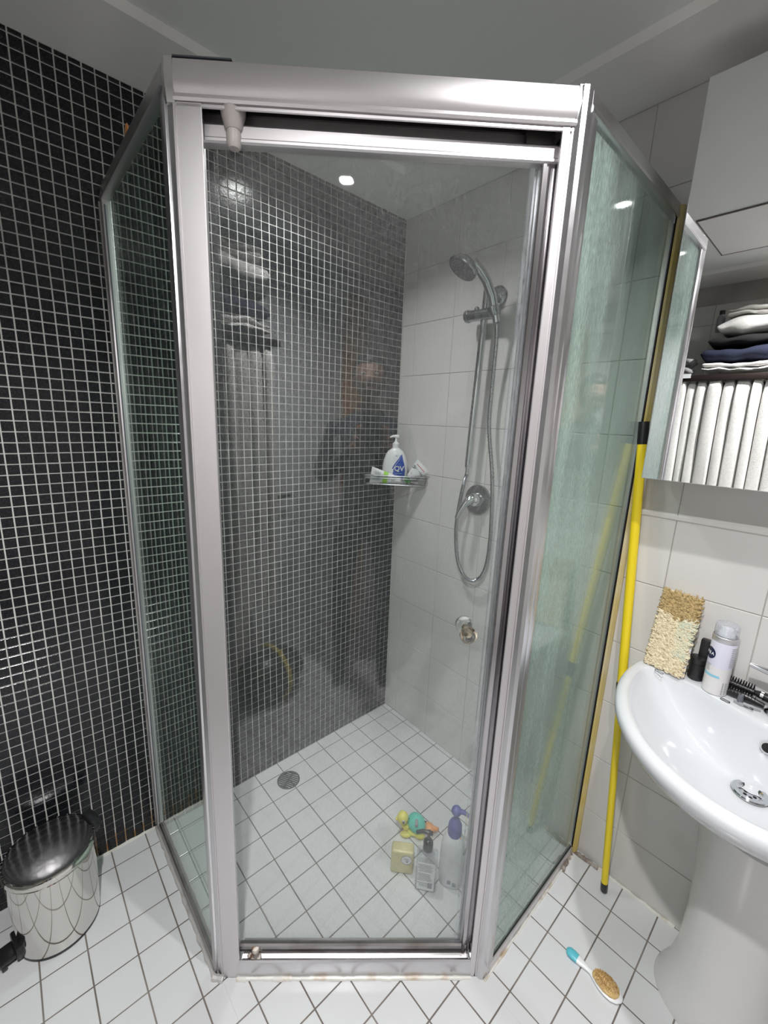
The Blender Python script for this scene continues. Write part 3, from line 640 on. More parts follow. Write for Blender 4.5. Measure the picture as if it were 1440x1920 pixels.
# silicone beads on the floor
def bead(p0, p1, r, m_, name='sealant_bead', n=16, lab=None, parent=enc):
    p0 = Vector(p0); p1 = Vector(p1); pts = []; R = []
    for k in range(n+1):
        p = p0.lerp(p1, k/n); pts.append(p+Vector((rng.uniform(-1, 1), rng.uniform(-1, 1), 0))*r*0.25); R.append(r*rng.uniform(0.75, 1.25))
    mb = MB(); mb.tube(pts, R, seg=8); return par(name, mb, m_, parent=parent, lab=lab)
bead((0.006, YL-0.013, 0.001), (PL.x-0.006, YL-0.014, 0.0005), 0.006, M['silicone'], n=30)
bead((1.013, -0.05, 0.001), (1.013, PR.y-0.0, 0.000), 0.0035, M['silicone_stain'], n=30)
bead((0.545, YL-0.016, 0.003), (0.568, -1.080, 0.002), 0.008, M['silicone'], n=4)
bead((1.006, -0.055, 0.001), (1.014, -0.13, 0.001), 0.008, M['mould'], n=8)
bead((1.012, -0.038, 0.002), (1.09, -0.034, 0.002), 0.007, M['mould'], n=10)
bead((1.09, -0.030, 0.0), (1.31, -0.034, 0.0), 0.0055, M['silicone_stain'], name='wall_foot_sealant', parent=wall_back)
bead((0.003, -1.29, 0.0), (0.003, -1.10, 0.0), 0.005, M['silicone_stain'], name='wall_foot_sealant', parent=wall_left)
# loose strip lying on the header, orange flake on the left rail
mb = MB(); mb.box(dp(0.055, -0.012, EZ+0.0035), (0.095, 0.020, 0.0025), rot=rotm(tD, nD, Z), bev=0.001)
tag(mb.build('plastic_strip', M['greyp']), 'thin dark strip lying on top of the shower header above the left post', 'strip')
mb = MB(); mb.sphere((0.286, YL-0.004, EZ+0.004), (0.010, 0.003, 0.014), 10, 6, rot=Euler((0, 0.4, 0)).to_matrix())
tag(mb.build('foam_scrap', M['orange']), 'small orange scrap stuck on the top rail of the left shower pane', 'scrap')

# ------------------------------------------------------------------ shower fittings
def cyl(mb, p0, p1, r, seg=18): p0 = Vector(p0); p1 = Vector(p1); d_ = p1-p0; mb.lathe([(r, 0), (r, d_.length)], p0, d_, seg=seg)
rail = thing('shower_rail', (0.455, -0.03, 1.29), 'chrome vertical shower rail with slider on the white tiled wall', 'shower rail')
mb = MB(); cyl(mb, (0.449, -0.060, 1.295), (0.470, -0.060, 1.885), 0.0125); par('rail_tube', mb, M['chrome'], rail)
mb = MB(); mb.lathe([(0.011, 0), (0.0125, 0.004), (0.0125, 0.026), (0.010, 0.03)], (0.449, -0.060, 1.272), Z, seg=20); mb.lathe([(0.0075, 0), (0.0075, 0.03)], (0.447, -0.060, 1.245), Z, seg=16); par('outlet_elbow', mb, M['chrome'], rail)
mb = MB(); mb.lathe([(0.033, 0.0), (0.034, 0.006), (0.030, 0.014), (0.020, 0.020), (0.012, 0.024), (0.011, 0.05), (0.0001, 0.052)], (0.484, wy(.49)-0.0005, 1.866), (0, -1, 0), seg=28); mb.tube([(0.492, -0.05, 1.868), (0.480, -0.058, 1.872), (0.470, -0.060, 1.872)], 0.009); par('wall_bracket', mb, M['chrome_spot'], rail, lab='round dished chrome wall flange')
mb = MB(); cyl(mb, (0.405, -0.066, 1.802), (0.512, -0.066, 1.799), 0.019, 22); mb.lathe([(0.019, 0), (0.0215, 0.003), (0.0215, 0.012), (0.018, 0.014)], (0.393, -0.066, 1.802), (1, 0, 0), seg=22); mb.sphere((0.440, -0.070, 1.820), (0.009, 0.009, 0.009), 12, 8); mb.lathe([(0.015, 0), (0.019, 0.012), (0.019, 0.03), (0.014, 0.034)], (0.523, -0.078, 1.786), Vector((-0.25, -0.35, 1)), seg=22); par('slider', mb, M['chrome_spot'], rail)
hs = thing('hand_shower', (0.52, -0.08, 1.76), 'chrome hand shower with round head hanging in the rail slider on its looped metal hose', 'hand shower')
pth = [(0.528, -0.074, 1.765), (0.523, -0.082, 1.800), (0.518, -0.100, 1.845), (0.510, -0.125, 1.885), (0.498, -0.150, 1.915), (0.486, -0.172, 1.932)]
mb = MB(); mb.tube(pth, [0.0115, 0.013, 0.0145, 0.0155, 0.0155, 0.016], seg=18); par('handle', mb, M['chrome'], hs)
hc = Vector((0.470, -0.200, 1.912)); hn = Vector((-0.26, -0.50, -0.83)).normalized()
mb = MB(); mb.lathe([(0.0001, -0.030), (0.020, -0.028), (0.038, -0.020), (0.048, -0.008), (0.050, 0.002), (0.0475, 0.006)], hc, hn, seg=32, cap=False); par('head_shell', mb, M['chrome_spot'], hs)
mb = MB(); mb.lathe([(0.0001, 0.006), (0.034, 0.0065), (0.0475, 0.005)], hc, hn, seg=32, cap=False); par('spray_plate', mb, M['drain'], hs, lab='dark grey spray plate')
mb = MB(); xx = hn.orthogonal().normalized(); yy = hn.cross(xx)
for rr, nn in ((0.008, 6), (0.018, 12), (0.028, 18), (0.036, 22)):
    for k in range(nn):
        a = 2*PI*k/nn; mb.lathe([(0.0014, 0), (0.001, 0.0025)], hc+hn*0.0062+xx*rr*math.cos(a)+yy*rr*math.sin(a), hn, seg=6)
par('nozzles', mb, M['ltgrey'], hs)['kind'] = 'stuff'
ctrl = [(0.528, -0.073, 1.765), (0.526, -0.062, 1.70), (0.517, -0.05, 1.55), (0.520, -0.05, 1.42), (0.553, -0.05, 1.24), (0.566, -0.048, 1.05), (0.563, -0.048, 0.93), (0.545, -0.048, 0.868), (0.513, -0.048, 0.838), (0.478, -0.048, 0.836), (0.448, -0.048, 0.862), (0.424, -0.048, 0.910), (0.412, -0.05, 0.98), (0.413, -0.055, 1.06), (0.428, -0.058, 1.17), (0.440, -0.060, 1.22), (0.447, -0.060, 1.248)]
def smooth_path(c, n=10):
    c = [Vector(p) for p in c]; out = []
    for i in range(len(c)-1):
        p0 = c[max(i-1, 0)]; p1 = c[i]; p2 = c[i+1]; p3 = c[min(i+2, len(c)-1)]
        for k in range(n):
            t = k/n; out.append(0.5*((2*p1)+(p2-p0)*t+(2*p0-5*p1+4*p2-p3)*t*t+(3*p1-p0-3*p2+p3)*t**3))
    out.append(c[-1]); return out
hp = smooth_path(ctrl, 26); mb = MB(); mb.tube(hp, [0.0078 if (k % 2) else 0.0066 for k in range(len(hp))], seg=10); par('hose', mb, M['chrome_spot'], hs, ang=1.2)
mix = thing('shower_mixer', (0.470, wy(.47), 1.155), 'round chrome shower mixer with single lever on the white tiled wall', 'tap')
mb = MB(); mb.lathe([(0.057, 0), (0.0575, 0.006), (0.055, 0.010), (0.042, 0.013), (0.036, 0.014)], (0.474, wy(.47)-0.0005, 1.148), (0, -1, 0), seg=40); par('wall_plate', mb, M['chrome_spot'], mix)
mb = MB(); mb.lathe([(0.028, 0.010), (0.027, 0.034), (0.024, 0.044), (0.014, 0.050), (0.0001, 0.051)], (0.474, wy(.47), 1.150), (0, -1, 0), seg=28); par('cartridge_cap', mb, M['chrome'], mix)
mb = MB(); mb.tube([(0.474, -0.050, 1.156), (0.468, -0.062, 1.150), (0.458, -0.076, 1.132), (0.448, -0.088, 1.102), (0.442, -0.094, 1.078)], [0.017, 0.016, 0.0125, 0.011, 0.009], seg=16); par('lever', mb, M['chrome'], mix)

# corner wire caddy with bottles
cad = thing('corner_caddy', (0.07, -0.07, 1.158), 'chrome wire corner shelf holding a pump bottle and two tubes', 'shower caddy')
T0, T1 = 1.198, 1.160
def tri(z, d=0.212, r=0.012, e=0.006):
    pts = []
    a = Vector((e, -d, z)); b = Vector((d, -e-0.004, z)); c_ = Vector((e, -e-0.004, z))
    P = [a, b, c_]; out = []
    for i in range(3):
        p = P[i]; q0 = P[i-1]; q1 = P[(i+1) % 3]
        u = (q0-p).normalized()*r*1.6; v_ = (q1-p).normalized()*r*1.6
        for k in range(5):
            t = k/4; out.append((1-t)**2*(p+u)+2*t*(1-t)*p+t*t*(p+v_))
    return out
mb = MB(); mb.tube(tri(T0), 0.0040, seg=8, closed=True); mb.tube(tri(T0-0.010), 0.0026, seg=8, closed=True); mb.tube(tri(T1, 0.204), 0.0028, seg=8, closed=True)
par('rim_wires', mb, M['chrome_spot'], cad)
mb = MB()
for k in range(9):
    s_ = 0.016+k*0.021; a = Vector((0.008, -s_-0.006, T1)); b = Vector((s_+0.004, -0.012, T1)); mb.tube([a, b], 0.0014, seg=6)
for p, q in (((0.010, -0.196), (0.010, -0.190)), ((0.196, -0.012), (0.188, -0.012)), ((0.06, -0.146), (0.057, -0.141)), ((0.146, -0.062), (0.141, -0.058)), ((0.103, -0.104), (0.099, -0.099))):
    mb.tube([(p[0], p[1], T0), (p[0], p[1], T1+0.008), (q[0], q[1], T1)], 0.0018, seg=6)
par('basket_wires', mb, M['chrome'], cad)
# pump bottle
fc = (CAM-Vector((0.085, -0.095, 1.25))); fc.z = 0; fc.normalize(); rt = Vector((-fc.y, fc.x, 0))   # facing camera, picture-right
rt = Z.cross(fc)
bc = Vector((0.064, -0.070, 0))
pb_ = thing('pump_bottle', (bc.x, bc.y, T1+0.002), 'white lotion pump bottle with blue drop label standing in the wire corner shelf', 'bottle')
def oval(c, z, a, b, xd, yd, n=36, p=2.3):
    out = []
    for k in range(n):
        t = 2*PI*k/n; ct, st = math.cos(t), math.sin(t)
        out.append(Vector(c)+xd*(a*math.copysign(abs(ct)**(2/p), ct))+yd*(b*math.copysign(abs(st)**(2/p), st))+Z*z)
    return out
mb = MB()
z0 = T1+0.002
BPROF = ((0, .052, .024), (.004, .056, .028), (.03, .057, .030), (.07, .0555, .030), (.10, .050, .029), (.125, .042, .026), (.140, .032, .022), (.149, .020, .017), (.153, .014, .014))
rings = [oval(bc, z0+h_, a, b, rt, fc) for h_, a, b in BPROF]
mb.loft(rings); par('bottle_body', mb, M['whitep'], pb_, ang=1.0)
mb = MB(); mb.lathe([(0.0135, 0.152), (0.0145, 0.153), (0.0145, 0.172), (0.011, 0.176), (0.008, 0.178), (0.005, 0.182), (0.0042, 0.196), (0.007, 0.199)], (bc.x, bc.y, z0), Z, seg=24)
mb.tube([bc+rt*-0.026+Z*(z0+0.198), bc+rt*-0.012+Z*(z0+0.203), bc+Z*(z0+0.203), bc+rt*0.012+Z*(z0+0.202)], [0.003, 0.005, 0.0075, 0.007], seg=12, ry=0.004); par('pump', mb, M['whitep'], pb_)
# drop label: outline in (x,z) then projected onto the front
def on_bottle(x, h_):
    for q in range(len(BPROF)-1):
        if BPROF[q][0] <= h_ <= BPROF[q+1][0]:
            f_ = (h_-BPROF[q][0])/(BPROF[q+1][0]-BPROF[q][0]); a = BPROF[q][1]+(BPROF[q+1][1]-BPROF[q][1])*f_; b = BPROF[q][2]+(BPROF[q+1][2]-BPROF[q][2])*f_; break
    y = b*max(0.0, 1-(abs(x)/a)**2.3)**(1/2.3); return bc+rt*x+fc*(y+0.0008)+Z*(z0+h_)
def lab_s(o_): return [(0.020+(h-0.012)*1.12, xl*1.28, xr*1.28) for h, xl, xr in o_]
def patch(name, mat, outline, grid=10, parent=None, surf=on_bottle, off=0.0):
    # rows between left and right outline functions
    mb = MB(); hs_ = [o_[0] for o_ in outline]; vs = []; n = 8
    for h_, xl, xr in outline:
        for k in range(n+1): vs.append(surf(xl+(xr-xl)*k/n, h_)+fc*off)
    fs = [(i*(n+1)+k, i*(n+1)+k+1, (i+1)*(n+1)+k+1, (i+1)*(n+1)+k) for i in range(len(outline)-1) for k in range(n)]
    mb.add(vs, fs); return mb.build(name, mat, parent)
patch('drop_label', M['blue_print'], lab_s([(0.012, -0.006, 0.031), (0.030, -0.007, 0.034), (0.048, -0.005, 0.0345), (0.062, 0.000, 0.033), (0.076, 0.008, 0.030), (0.088, 0.015, 0.0265), (0.100, 0.0195, 0.024), (0.108, 0.0215, 0.0225)]), parent=pb_)['label'] = 'blue drop-shaped label'
patch('drop_label', M['blue_print'], lab_s([(0.052, -0.010, -0.006), (0.066, -0.004, 0.000), (0.080, 0.004, 0.009), (0.094, 0.013, 0.0165), (0.106, 0.018, 0.0205)]), parent=pb_)
mb = MB(); cpt = on_bottle(0.018, 0.066)+fc*0.0008; xd_ = (on_bottle(0.024, 0.037)-on_bottle(0.004, 0.037)).normalized()
text_mb(mb, 'QV', 0.030, cpt+fc*0.001, xd_, Z, bold=0.0006); mb.build('brand_text', M['whitep'], pb_, smooth=False)
mb = MB(); text_mb(mb, 'Ego', 0.007, on_bottle(0.012, 0.122)+fc*0.001-rt*0.006, xd_, Z); mb.box(on_bottle(0.018, 0.045)+fc*0.0012, (0.026, 0.0006, 0.002), rot=rotm(xd_, xd_.cross(Z), Z)); mb.box(on_bottle(0.020, 0.086)+fc*0.0012, (0.012, 0.0006, 0.0012), rot=rotm(xd_, xd_.cross(Z), Z)); mb.build('small_print', M['cyan_print'], pb_, smooth=False)
# squeeze tubes
def squeeze(name, pcap, pend, wdir, label, bodymat, capmat, wid=0.052, capl=0.022, group='squeeze tubes in the corner shelf', capr=0.0145):
    pcap = Vector(pcap); pend = Vector(pend); ax = (pend-pcap); Lh = ax.length; ax.normalize(); wd = Vector(wdir); wd = (wd-ax*wd.dot(ax)).normalized(); nd = ax.cross(wd)
    t = thing(name, pcap, label, 'tube', group)
    rings = []
    for k in range(9):
        f_ = k/8; a = capr*1.15+(wid/2-capr*1.15)*f_; b = max(0.0008, capr*1.05*(1-f_**1.6)); c_ = pcap+ax*(capl+(Lh-capl)*f_)
        rings.append([c_+wd*(a*math.cos(2*PI*q/24))+nd*(b*math.sin(2*PI*q/24)) for q in range(24)])
    mb = MB(); mb.loft(rings); mb.build('tube_body', bodymat, t, ang=1.0)
    mb = MB(); mb.lathe([(capr*0.95, 0), (capr, 0.002), (capr, capl), (capr*0.9, capl+0.001)], pcap, ax, seg=24); mb.build('cap', capmat, t)
    return t, pcap, ax, wd, nd, Lh
# camera-side direction at the caddy
vc = (CAM-Vector((0.1, -0.1, 1.2))).normalized()
t, p0, ax, wd, nd, Lh = squeeze('squeeze_tube', (0.118, -0.084, 1.180), (0.026, -0.176, 1.199), (0, 0, 1), 'white squeeze tube with lime green band lying at the front of the wire corner shelf', M['whitep'], M['whitep'], wid=0.072, capl=0.018, capr=0.0135)
nf = nd if nd.dot(vc) > 0 else -nd
mb = MB(); rr = []
for f_ in (0.34, 0.52):
    a = (0.01553+(0.036-0.01553)*f_)*1.015; b = 0.01418*(1-f_**1.6)+0.0008; c_ = p0+ax*(0.018+(Lh-0.018)*f_)
    rr.append([c_+wd*(a*math.cos(2*PI*q/24))+nd*(b*math.sin(2*PI*q/24)) for q in range(24)])
mb.loft(rr, cap=False); mb.build('green_band', M['green_l'], t)
mb = MB()
xr = -ax if (-ax).dot(rt) > 0 else ax
for k in range(7):
    mb.box(p0+ax*(Lh*(0.70+0.035*k))+nf*(0.0092-0.0013*k)+wd*0.001, (0.0012, 0.030+0.014*rng.random(), 0.0006), rot=rotm(ax, wd, ax.cross(wd)))
for k in range(4):
    mb.box(p0+ax*(Lh*(0.20+0.03*k))+nf*(0.0148)+wd*0.001, (0.0012, 0.018, 0.0006), rot=rotm(ax, wd, ax.cross(wd)))
mb.build('small_print', M['text_dark'], t, smooth=False)
t, p0, ax, wd, nd, Lh = squeeze('squeeze_tube', (0.128, -0.058, 1.178), (0.196, -0.030, 1.250), tuple(Vector((0.068, 0.028, 0.072)).cross(CAM-Vector((0.18, -0.06, 1.21)))), 'white squeeze tube with green cap leaning right, crimped end up, in the wire corner shelf', M['whitep'], M['green_d'], wid=0.074, capl=0.024, capr=0.016)
nf = nd if nd.dot(vc) > 0 else -nd
mb = MB(); text_mb(mb, 'Simple', 0.022, p0+ax*(Lh*0.70)+nf*0.0082, wd, -ax if (wd.cross(-ax)).dot(nf) > 0 else ax); mb.build('brand_text', M['text_dark'], t, smooth=False)
mb = MB(); mb.box(p0+ax*(Lh*0.86)+nf*0.0045, (0.003, 0.046, 0.0008), rot=rotm(ax, wd, ax.cross(wd))); mb.build('red_line', M['text_red'], t, smooth=False)
mb = MB()
for k in range(4): mb.box(p0+ax*(Lh*(0.42+0.05*k))+nf*(0.0138-0.0012*k), (0.0012, 0.026-0.004*(k % 2), 0.0008), rot=rotm(ax, wd, ax.cross(wd)))
mb.build('small_print', M['text_dark'], t, smooth=False)

# floor drain
dc = Vector((0.108, -0.632, -0.02))
dn = thing('floor_drain', dc, 'round grey slotted floor drain by the black mosaic wall', 'drain')
mb = MB(); mb.lathe([(0.0445, 0.0), (0.045, 0.002), (0.040, 0.003), (0.039, 0.001), (0.039, -0.002)], dc, Z, seg=40, cap=False); mb.build('drain_ring', M['drain'], dn)
mb = MB(); mb.lathe([(0.0001, -0.001), (0.039, -0.001)], dc, Z, seg=32, cap=False); mb.build('drain_pit', M['dark'], dn)
mb = MB(); dd = Matrix.Rotation(math.radians(30), 4, 'Z')
for k in range(-4, 5):
    y = k*0.0085; hl = math.sqrt(max(0, 0.0385**2-y*y)); mb.box(dc+(dd @ Vector((0, y, 0.001))), (2*hl, 0.0048, 0.003), rot=dd.to_3x3())
mb.box(dc+Vector((0, 0, 0.0012)), (0.008, 0.076, 0.0028), rot=dd.to_3x3()); mb.build('drain_grate', M['drain'], dn)

# bath toy and bottles on the shower floor
def facing(x, y):
    f_ = CAM-Vector((x, y, 0)); f_.z = 0; f_.normalize(); return f_, Z.cross(f_)
x, y = 0.585, -0.402; f_, r_ = facing(x, y); zb = -0.02
toy = thing('bath_turtle', (x, y, zb), 'yellow and teal vinyl bath turtle on the shower floor behind the bottles', 'toy')
c_ = Vector((x, y, zb)); R_ = rotm(r_, f_, Z)
mb = MB(); mb.sphere(c_+r_*0.016+Z*0.038, (0.036, 0.030, 0.032), 24, 16); mb.build('shell', M['teal'], toy)
mb = MB(); mb.box(c_+r_*0.016+f_*0.010+Z*0.062, (0.012, 0.05, 0.012), rot=R_, bev=0.004); mb.build('shell_clip', M['ltgrey'], toy)
mb = MB(); mb.tube([c_+r_*-0.015+Z*0.052, c_+r_*0.02+Z*0.060+f_*0.018, c_+r_*0.05+Z*0.05], 0.003, seg=8); mb.build('strap', M['text_dark'], toy)
mb = MB(); mb.sphere(c_+r_*-0.034+Z*0.062+f_*0.008, (0.021, 0.020, 0.023), 20, 14); mb.tube([c_+r_*-0.032+Z*0.05, c_+r_*-0.028+Z*0.030, c_+r_*-0.018+Z*0.020], [0.012, 0.014, 0.018], seg=14); mb.sphere(c_+r_*-0.053+Z*0.056+f_*0.010, (0.007, 0.008, 0.006), 12, 8)
mb.sphere(c_+r_*-0.020+Z*0.009+f_*0.024, (0.020, 0.012, 0.009), 14, 8, rot=R_); mb.sphere(c_+r_*0.030+Z*0.009+f_*0.022, (0.018, 0.012, 0.009), 14, 8, rot=R_); mb.sphere(c_+r_*0.01+Z*0.010, (0.036, 0.028, 0.010), 18, 10, rot=R_); mb.build('head_and_feet', M['toyyellow'], toy)
mb = MB(); mb.sphere(c_+r_*-0.030+Z*0.064+f_*0.027, (0.0065, 0.003, 0.0075), 14, 8, rot=R_); e_ = mb.build('eye', M['eyewhite'], toy)
mb = MB(); mb.sphere(c_+r_*-0.030+Z*0.0635+f_*0.0295, (0.0035, 0.002, 0.0045), 12, 8, rot=R_); mb.build('pupil', M['text_dark'], e_)
mb = MB(); c2_ = c_+r_*0.062+f_*-0.004+Z*0.0; mb.sphere(c2_+Z*0.018, (0.022, 0.02, 0.018), 16, 10); mb.tube([c2_+r_*0.012+Z*0.022, c2_+r_*0.032+Z*0.03+f_*0.01], [0.010, 0.006], seg=10)
tag(mb.build('squirt_toy', M['orange']), 'small orange vinyl bath toy half hidden behind the teal bath turtle', 'toy')
# pale yellow soap dispenser with round label
x, y = 0.655, -0.520; f_, r_ = facing(x, y); c_ = Vector((x, y, zb)); R_ = rotm(r_, f_, Z)
sb = thing('soap_dispenser', c_, 'squat pale yellow square bottle with round white label on the shower floor', 'bottle')
mb = MB(); mb.box(c_+Z*0.044, (0.074, 0.040, 0.088), rot=R_, bev=0.008, seg=3); mb.build('bottle_body', M['soapbox'], sb)
mb = MB(); mb.lathe([(0.0001, 0.0006), (0.0165, 0.0006), (0.017, 0)], c_+f_*0.0202+r_*0.014+Z*0.060, f_, seg=28); lb = mb.build('round_label', M['whitep'], sb)
mb = MB(); mb.lathe([(0.0172, 0), (0.0172, 0.0012), (0.0162, 0.0012), (0.0162, 0.0)], c_+f_*0.0204+r_*0.014+Z*0.060, f_, seg=28, cap=False)
mb.box(c_+f_*0.0212+r_*0.014+Z*0.064, (0.018, 0.0006, 0.0016), rot=R_); mb.box(c_+f_*0.0212+r_*0.016+Z*0.058, (0.012, 0.0006, 0.0016), rot=R_); mb.box(c_+f_*0.0212+r_*0.016+Z*0.053, (0.006, 0.0006, 0.004), rot=R_); mb.build('label_ring', M['text_grey'], lb)
# clear bottle, black pump
x, y = 0.742, -0.500; f_, r_ = facing(x, y); c_ = Vector((x, y, zb)); R_ = rotm(r_, f_, Z)
cb = thing('pump_bottle', c_, 'clear square bottle with black pump and printed label on the shower floor', 'bottle', None)
mb = MB(); mb.box(c_+Z*0.066, (0.066, 0.042, 0.132), rot=R_, bev=0.007, seg=3); mb.lathe([(0.016, 0.130), (0.014, 0.146), (0.012, 0.150)], c_, Z, seg=20); mb.build('bottle_body', M['bottle_clear'], cb)
mb = MB(); mb.lathe([(0.0155, 0.146), (0.0155, 0.172), (0.012, 0.178), (0.005, 0.182), (0.0045, 0.200), (0.008, 0.203), (0.008, 0.210), (0.0001, 0.212)], c_, Z, seg=22); mb.tube([c_+Z*0.207, c_-r_*0.02+Z*0.208, c_-r_*0.038+Z*0.200], [0.007, 0.006, 0.005], seg=12); mb.tube([c_+Z*0.207, c_+r_*0.012+Z*0.206], [0.008, 0.006], seg=12); mb.build('pump', M['blackp'], cb)
mb = MB(); mb.box(c_+Z*0.062+f_*0.0214, (0.054, 0.0008, 0.104), rot=R_); lb = mb.build('label_sheet', M['whitep'], cb, smooth=False)
mb = MB()
for k in range(15):
    if k in (5, 11): continue
    mb.box(c_+Z*(0.106-k*0.0058)+f_*0.0221-r_*rng.uniform(0, .006), (0.036+0.008*rng.random(), 0.0005, 0.0016), rot=R_)
mb.box(c_+Z*0.030+f_*0.0221+r_*0.014, (0.014, 0.0006, 0.020), rot=R_); mb.build('small_print', M['text_grey'], lb, smooth=False)
# tall white bottle with purple-blue pump
x, y = 0.786, -0.428; f_, r_ = facing(x, y); c_ = Vector((x, y, zb)); R_ = rotm(r_, f_, Z)
wb = thing('pump_bottle', c_, 'tall white bottle with purple-blue pump head on the shower floor', 'bottle', None)
mb = MB(); mb.loft([oval(c_, h_, a, b, r_, f_) for h_, a, b in ((0, .034, .024), (.004, .038, .027), (.05, .040, .028), (.14, .039, .028), (.17, .034, .025), (.19, .022, .020), (.197, .016, .016))]); mb.build('bottle_body', M['bottle_w'], wb, ang=1.0)
mb = MB(); mb.lathe([(0.0215, 0.190), (0.0225, 0.200), (0.021, 0.225), (0.014, 0.240), (0.007, 0.246), (0.006, 0.262)], c_, Z, seg=24); mb.sphere(c_+Z*0.275, (0.016, 0.016, 0.016), 18, 12); mb.tube([c_+Z*0.276, c_+r_*0.022+Z*0.276, c_+r_*0.045+Z*0.264], [0.009, 0.007, 0.0055], seg=12); mb.build('pump', M['purple'], wb)
mb = MB()
for q, zz in ((-0.004, 0.028), (0.012, 0.022)): mb.box(c_+Z*zz+f_*0.0278+r_*q, (0.011, 0.001, 0.014), rot=R_)
mb.build('small_print', M['text_grey'], wb, smooth=False)
mb = MB(); mb.tube([c_+r_*-0.030+f_*0.0+Z*0.165, c_+r_*-0.012+f_*0.012+Z*0.190, c_+r_*0.020+f_*0.010+Z*0.188], 0.004, seg=8); mb.build('neck_band', M['orange'], wb)
# dark bottle next to the post
x, y = 0.856, -0.400; f_, r_ = facing(x, y); c_ = Vector((x, y, zb)); R_ = rotm(r_, f_, Z)
kb = thing('dark_bottle', c_, 'black tapered bottle standing next to the right post inside the shower', 'bottle')
mb = MB(); mb.lathe([(0.020, 0), (0.023, 0.004), (0.023, 0.10), (0.020, 0.15), (0.012, 0.19), (0.008, 0.22)], c_, Z, seg=26); mb.build('bottle_body', M['greyp'], kb)
mb = MB(); mb.lathe([(0.0085, 0.218), (0.011, 0.222), (0.010, 0.245), (0.006, 0.252), (0.0001, 0.253)], c_, Z, seg=20); mb.build('nozzle', M['blackp'], kb); mb = MB(); mb.tube([c_-r_*0.010+Z*0.14, c_-r_*0.034+Z*0.15, c_-r_*0.045+Z*0.13], [0.01, 0.007, 0.005], seg=10); mb.build('trigger', M['blackp'], kb)

# ------------------------------------------------------------------ mirror cabinet
mcab = thing('mirror_cabinet', (1.45, -0.02, 1.315), 'white wall cabinet with full mirror doors above the washbasin', 'cabinet')
MX0, MX1, MZ0, MZ1, MY = 1.061, 1.78, 1.316, 2.160, -0.160
mb = MB(); mb.box(((MX0+MX1)/2, (MY+0.007-0.046)/2, (MZ0+MZ1)/2), (MX1-MX0-0.002, -0.046-MY-0.007, MZ1-MZ0-0.002), bev=0.001); mb.box(((MX0+MX1)/2, -0.038, (MZ0+MZ1)/2), (MX1-MX0-0.03, 0.014, MZ1-MZ0-0.03)); mb.build('cabinet_body', M['carcass'], mcab)
mb = MB(); mb.box((MX0+0.180, MY+0.0025, (MZ0+MZ1)/2), (0.360, 0.005, MZ1-MZ0)); mb.build('mirror_door', M['mirror'], mcab, smooth=False)
mb = MB(); mb.box((MX0+0.542, MY+0.0025, (MZ0+MZ1)/2), (0.358, 0.005, MZ1-MZ0)); mb.build('mirror_door', M['mirror'], mcab, smooth=False)
mb = MB(); mb.box((MX0-0.0006, MY+0.003, (MZ0+MZ1)/2), (0.001, 0.006, MZ1-MZ0)); mb.box(((MX0+MX1)/2, MY+0.003, MZ0-0.0006), (MX1-MX0, 0.006, 0.001)); mb.build('door_edge', M['alu_bright'], mcab, smooth=False)

# ------------------------------------------------------------------ washbasin
BX, BY, BZ = 1.390, -0.150, 0.800
def outer(t):
    c_, s_ = math.cos(t), math.sin(t)      # direction from (BX, -0.27)
    # ray vs ellipse centred (BX,BY) a=.290 b=.370, clipped at y=-0.036
    ox, oy = 0, -0.27-BY; a, b = 0.290, 0.370
    A_ = (c_/a)**2+(s_/b)**2; B_ = 2*(ox*c_/a**2+oy*s_/b**2); C_ = (ox/a)**2+(oy/b)**2-1
    r = (-B_+math.sqrt(B_*B_-4*A_*C_))/(2*A_)
    if s_ > 0.01: 
        rb = (-0.040+0.27)/s_
        r = (r**-14+rb**-14)**(-1/14)
    return r
def inner(t):
    c_, s_ = math.cos(t), math.sin(t); r = outer(t)-0.030
    if s_ > 0.01:
        lo_, hi_ = 0.0, 0.4
        for _ in range(24):
            md_ = (lo_+hi_)/2; xx_ = md_*c_; yy_ = -0.27+md_*s_
            lim = -0.088-0.062*math.exp(-(xx_/0.13)**2)
            if yy_ < lim: lo_ = md_
            else: hi_ = md_
        r = (r**-10+lo_**-10)**(-0.1)
    return r
ND = 96; mb = MB(); rings = []
def ring(fr, z, cx=BX, cy=-0.27): return [Vector((cx+fr(2*PI*k/ND)*math.cos(2*PI*k/ND), cy+fr(2*PI*k/ND)*math.sin(2*PI*k/ND), z)) for k in range(ND)]
bot = Vector((1.392, -0.205, 0))
for s_ in (0.085, 0.2, 0.35, 0.5, 0.64, 0.76, 0.86, 0.93, 0.975, 1.0):
    z = 0.652+0.142*(s_**2.6) if s_ < 1 else 0.797
    R0 = ring(inner, z)
    rings.append([Vector((bot.x+(p.x-bot.x)*s_, bot.y+(p.y-bot.y)*s_, z)) for p in R0])
rings.append(ring(lambda t: inner(t)+0.004, 0.8003))
rings.append(ring(lambda t: inner(t)+0.010 if inner(t)+0.010 < outer(t)-0.012 else outer(t)-0.014, 0.8015))
rings.append(ring(lambda t: outer(t)-0.012, 0.8012)); rings.append(ring(lambda t: outer(t)-0.004, 0.798)); rings.append(ring(lambda t: outer(t), 0.790))
rings.append(ring(lambda t: outer(t), 0.778)); rings.append(ring(lambda t: outer(t)-0.006, 0.766))
for q, z, sh in ((0.93, 0.748, 0.0), (0.84, 0.722, 0.01), (0.72, 0.690, 0.025), (0.58, 0.655, 0.045), (0.45, 0.620, 0.065), (0.36, 0.590, 0.08), (0.34, 0.575, 0.085)):
    rings.append([Vector((BX+(p.x-BX)*q, min(-0.27+(p.y+0.27)*q+sh, -0.045), z)) for p in ring(outer, z)])
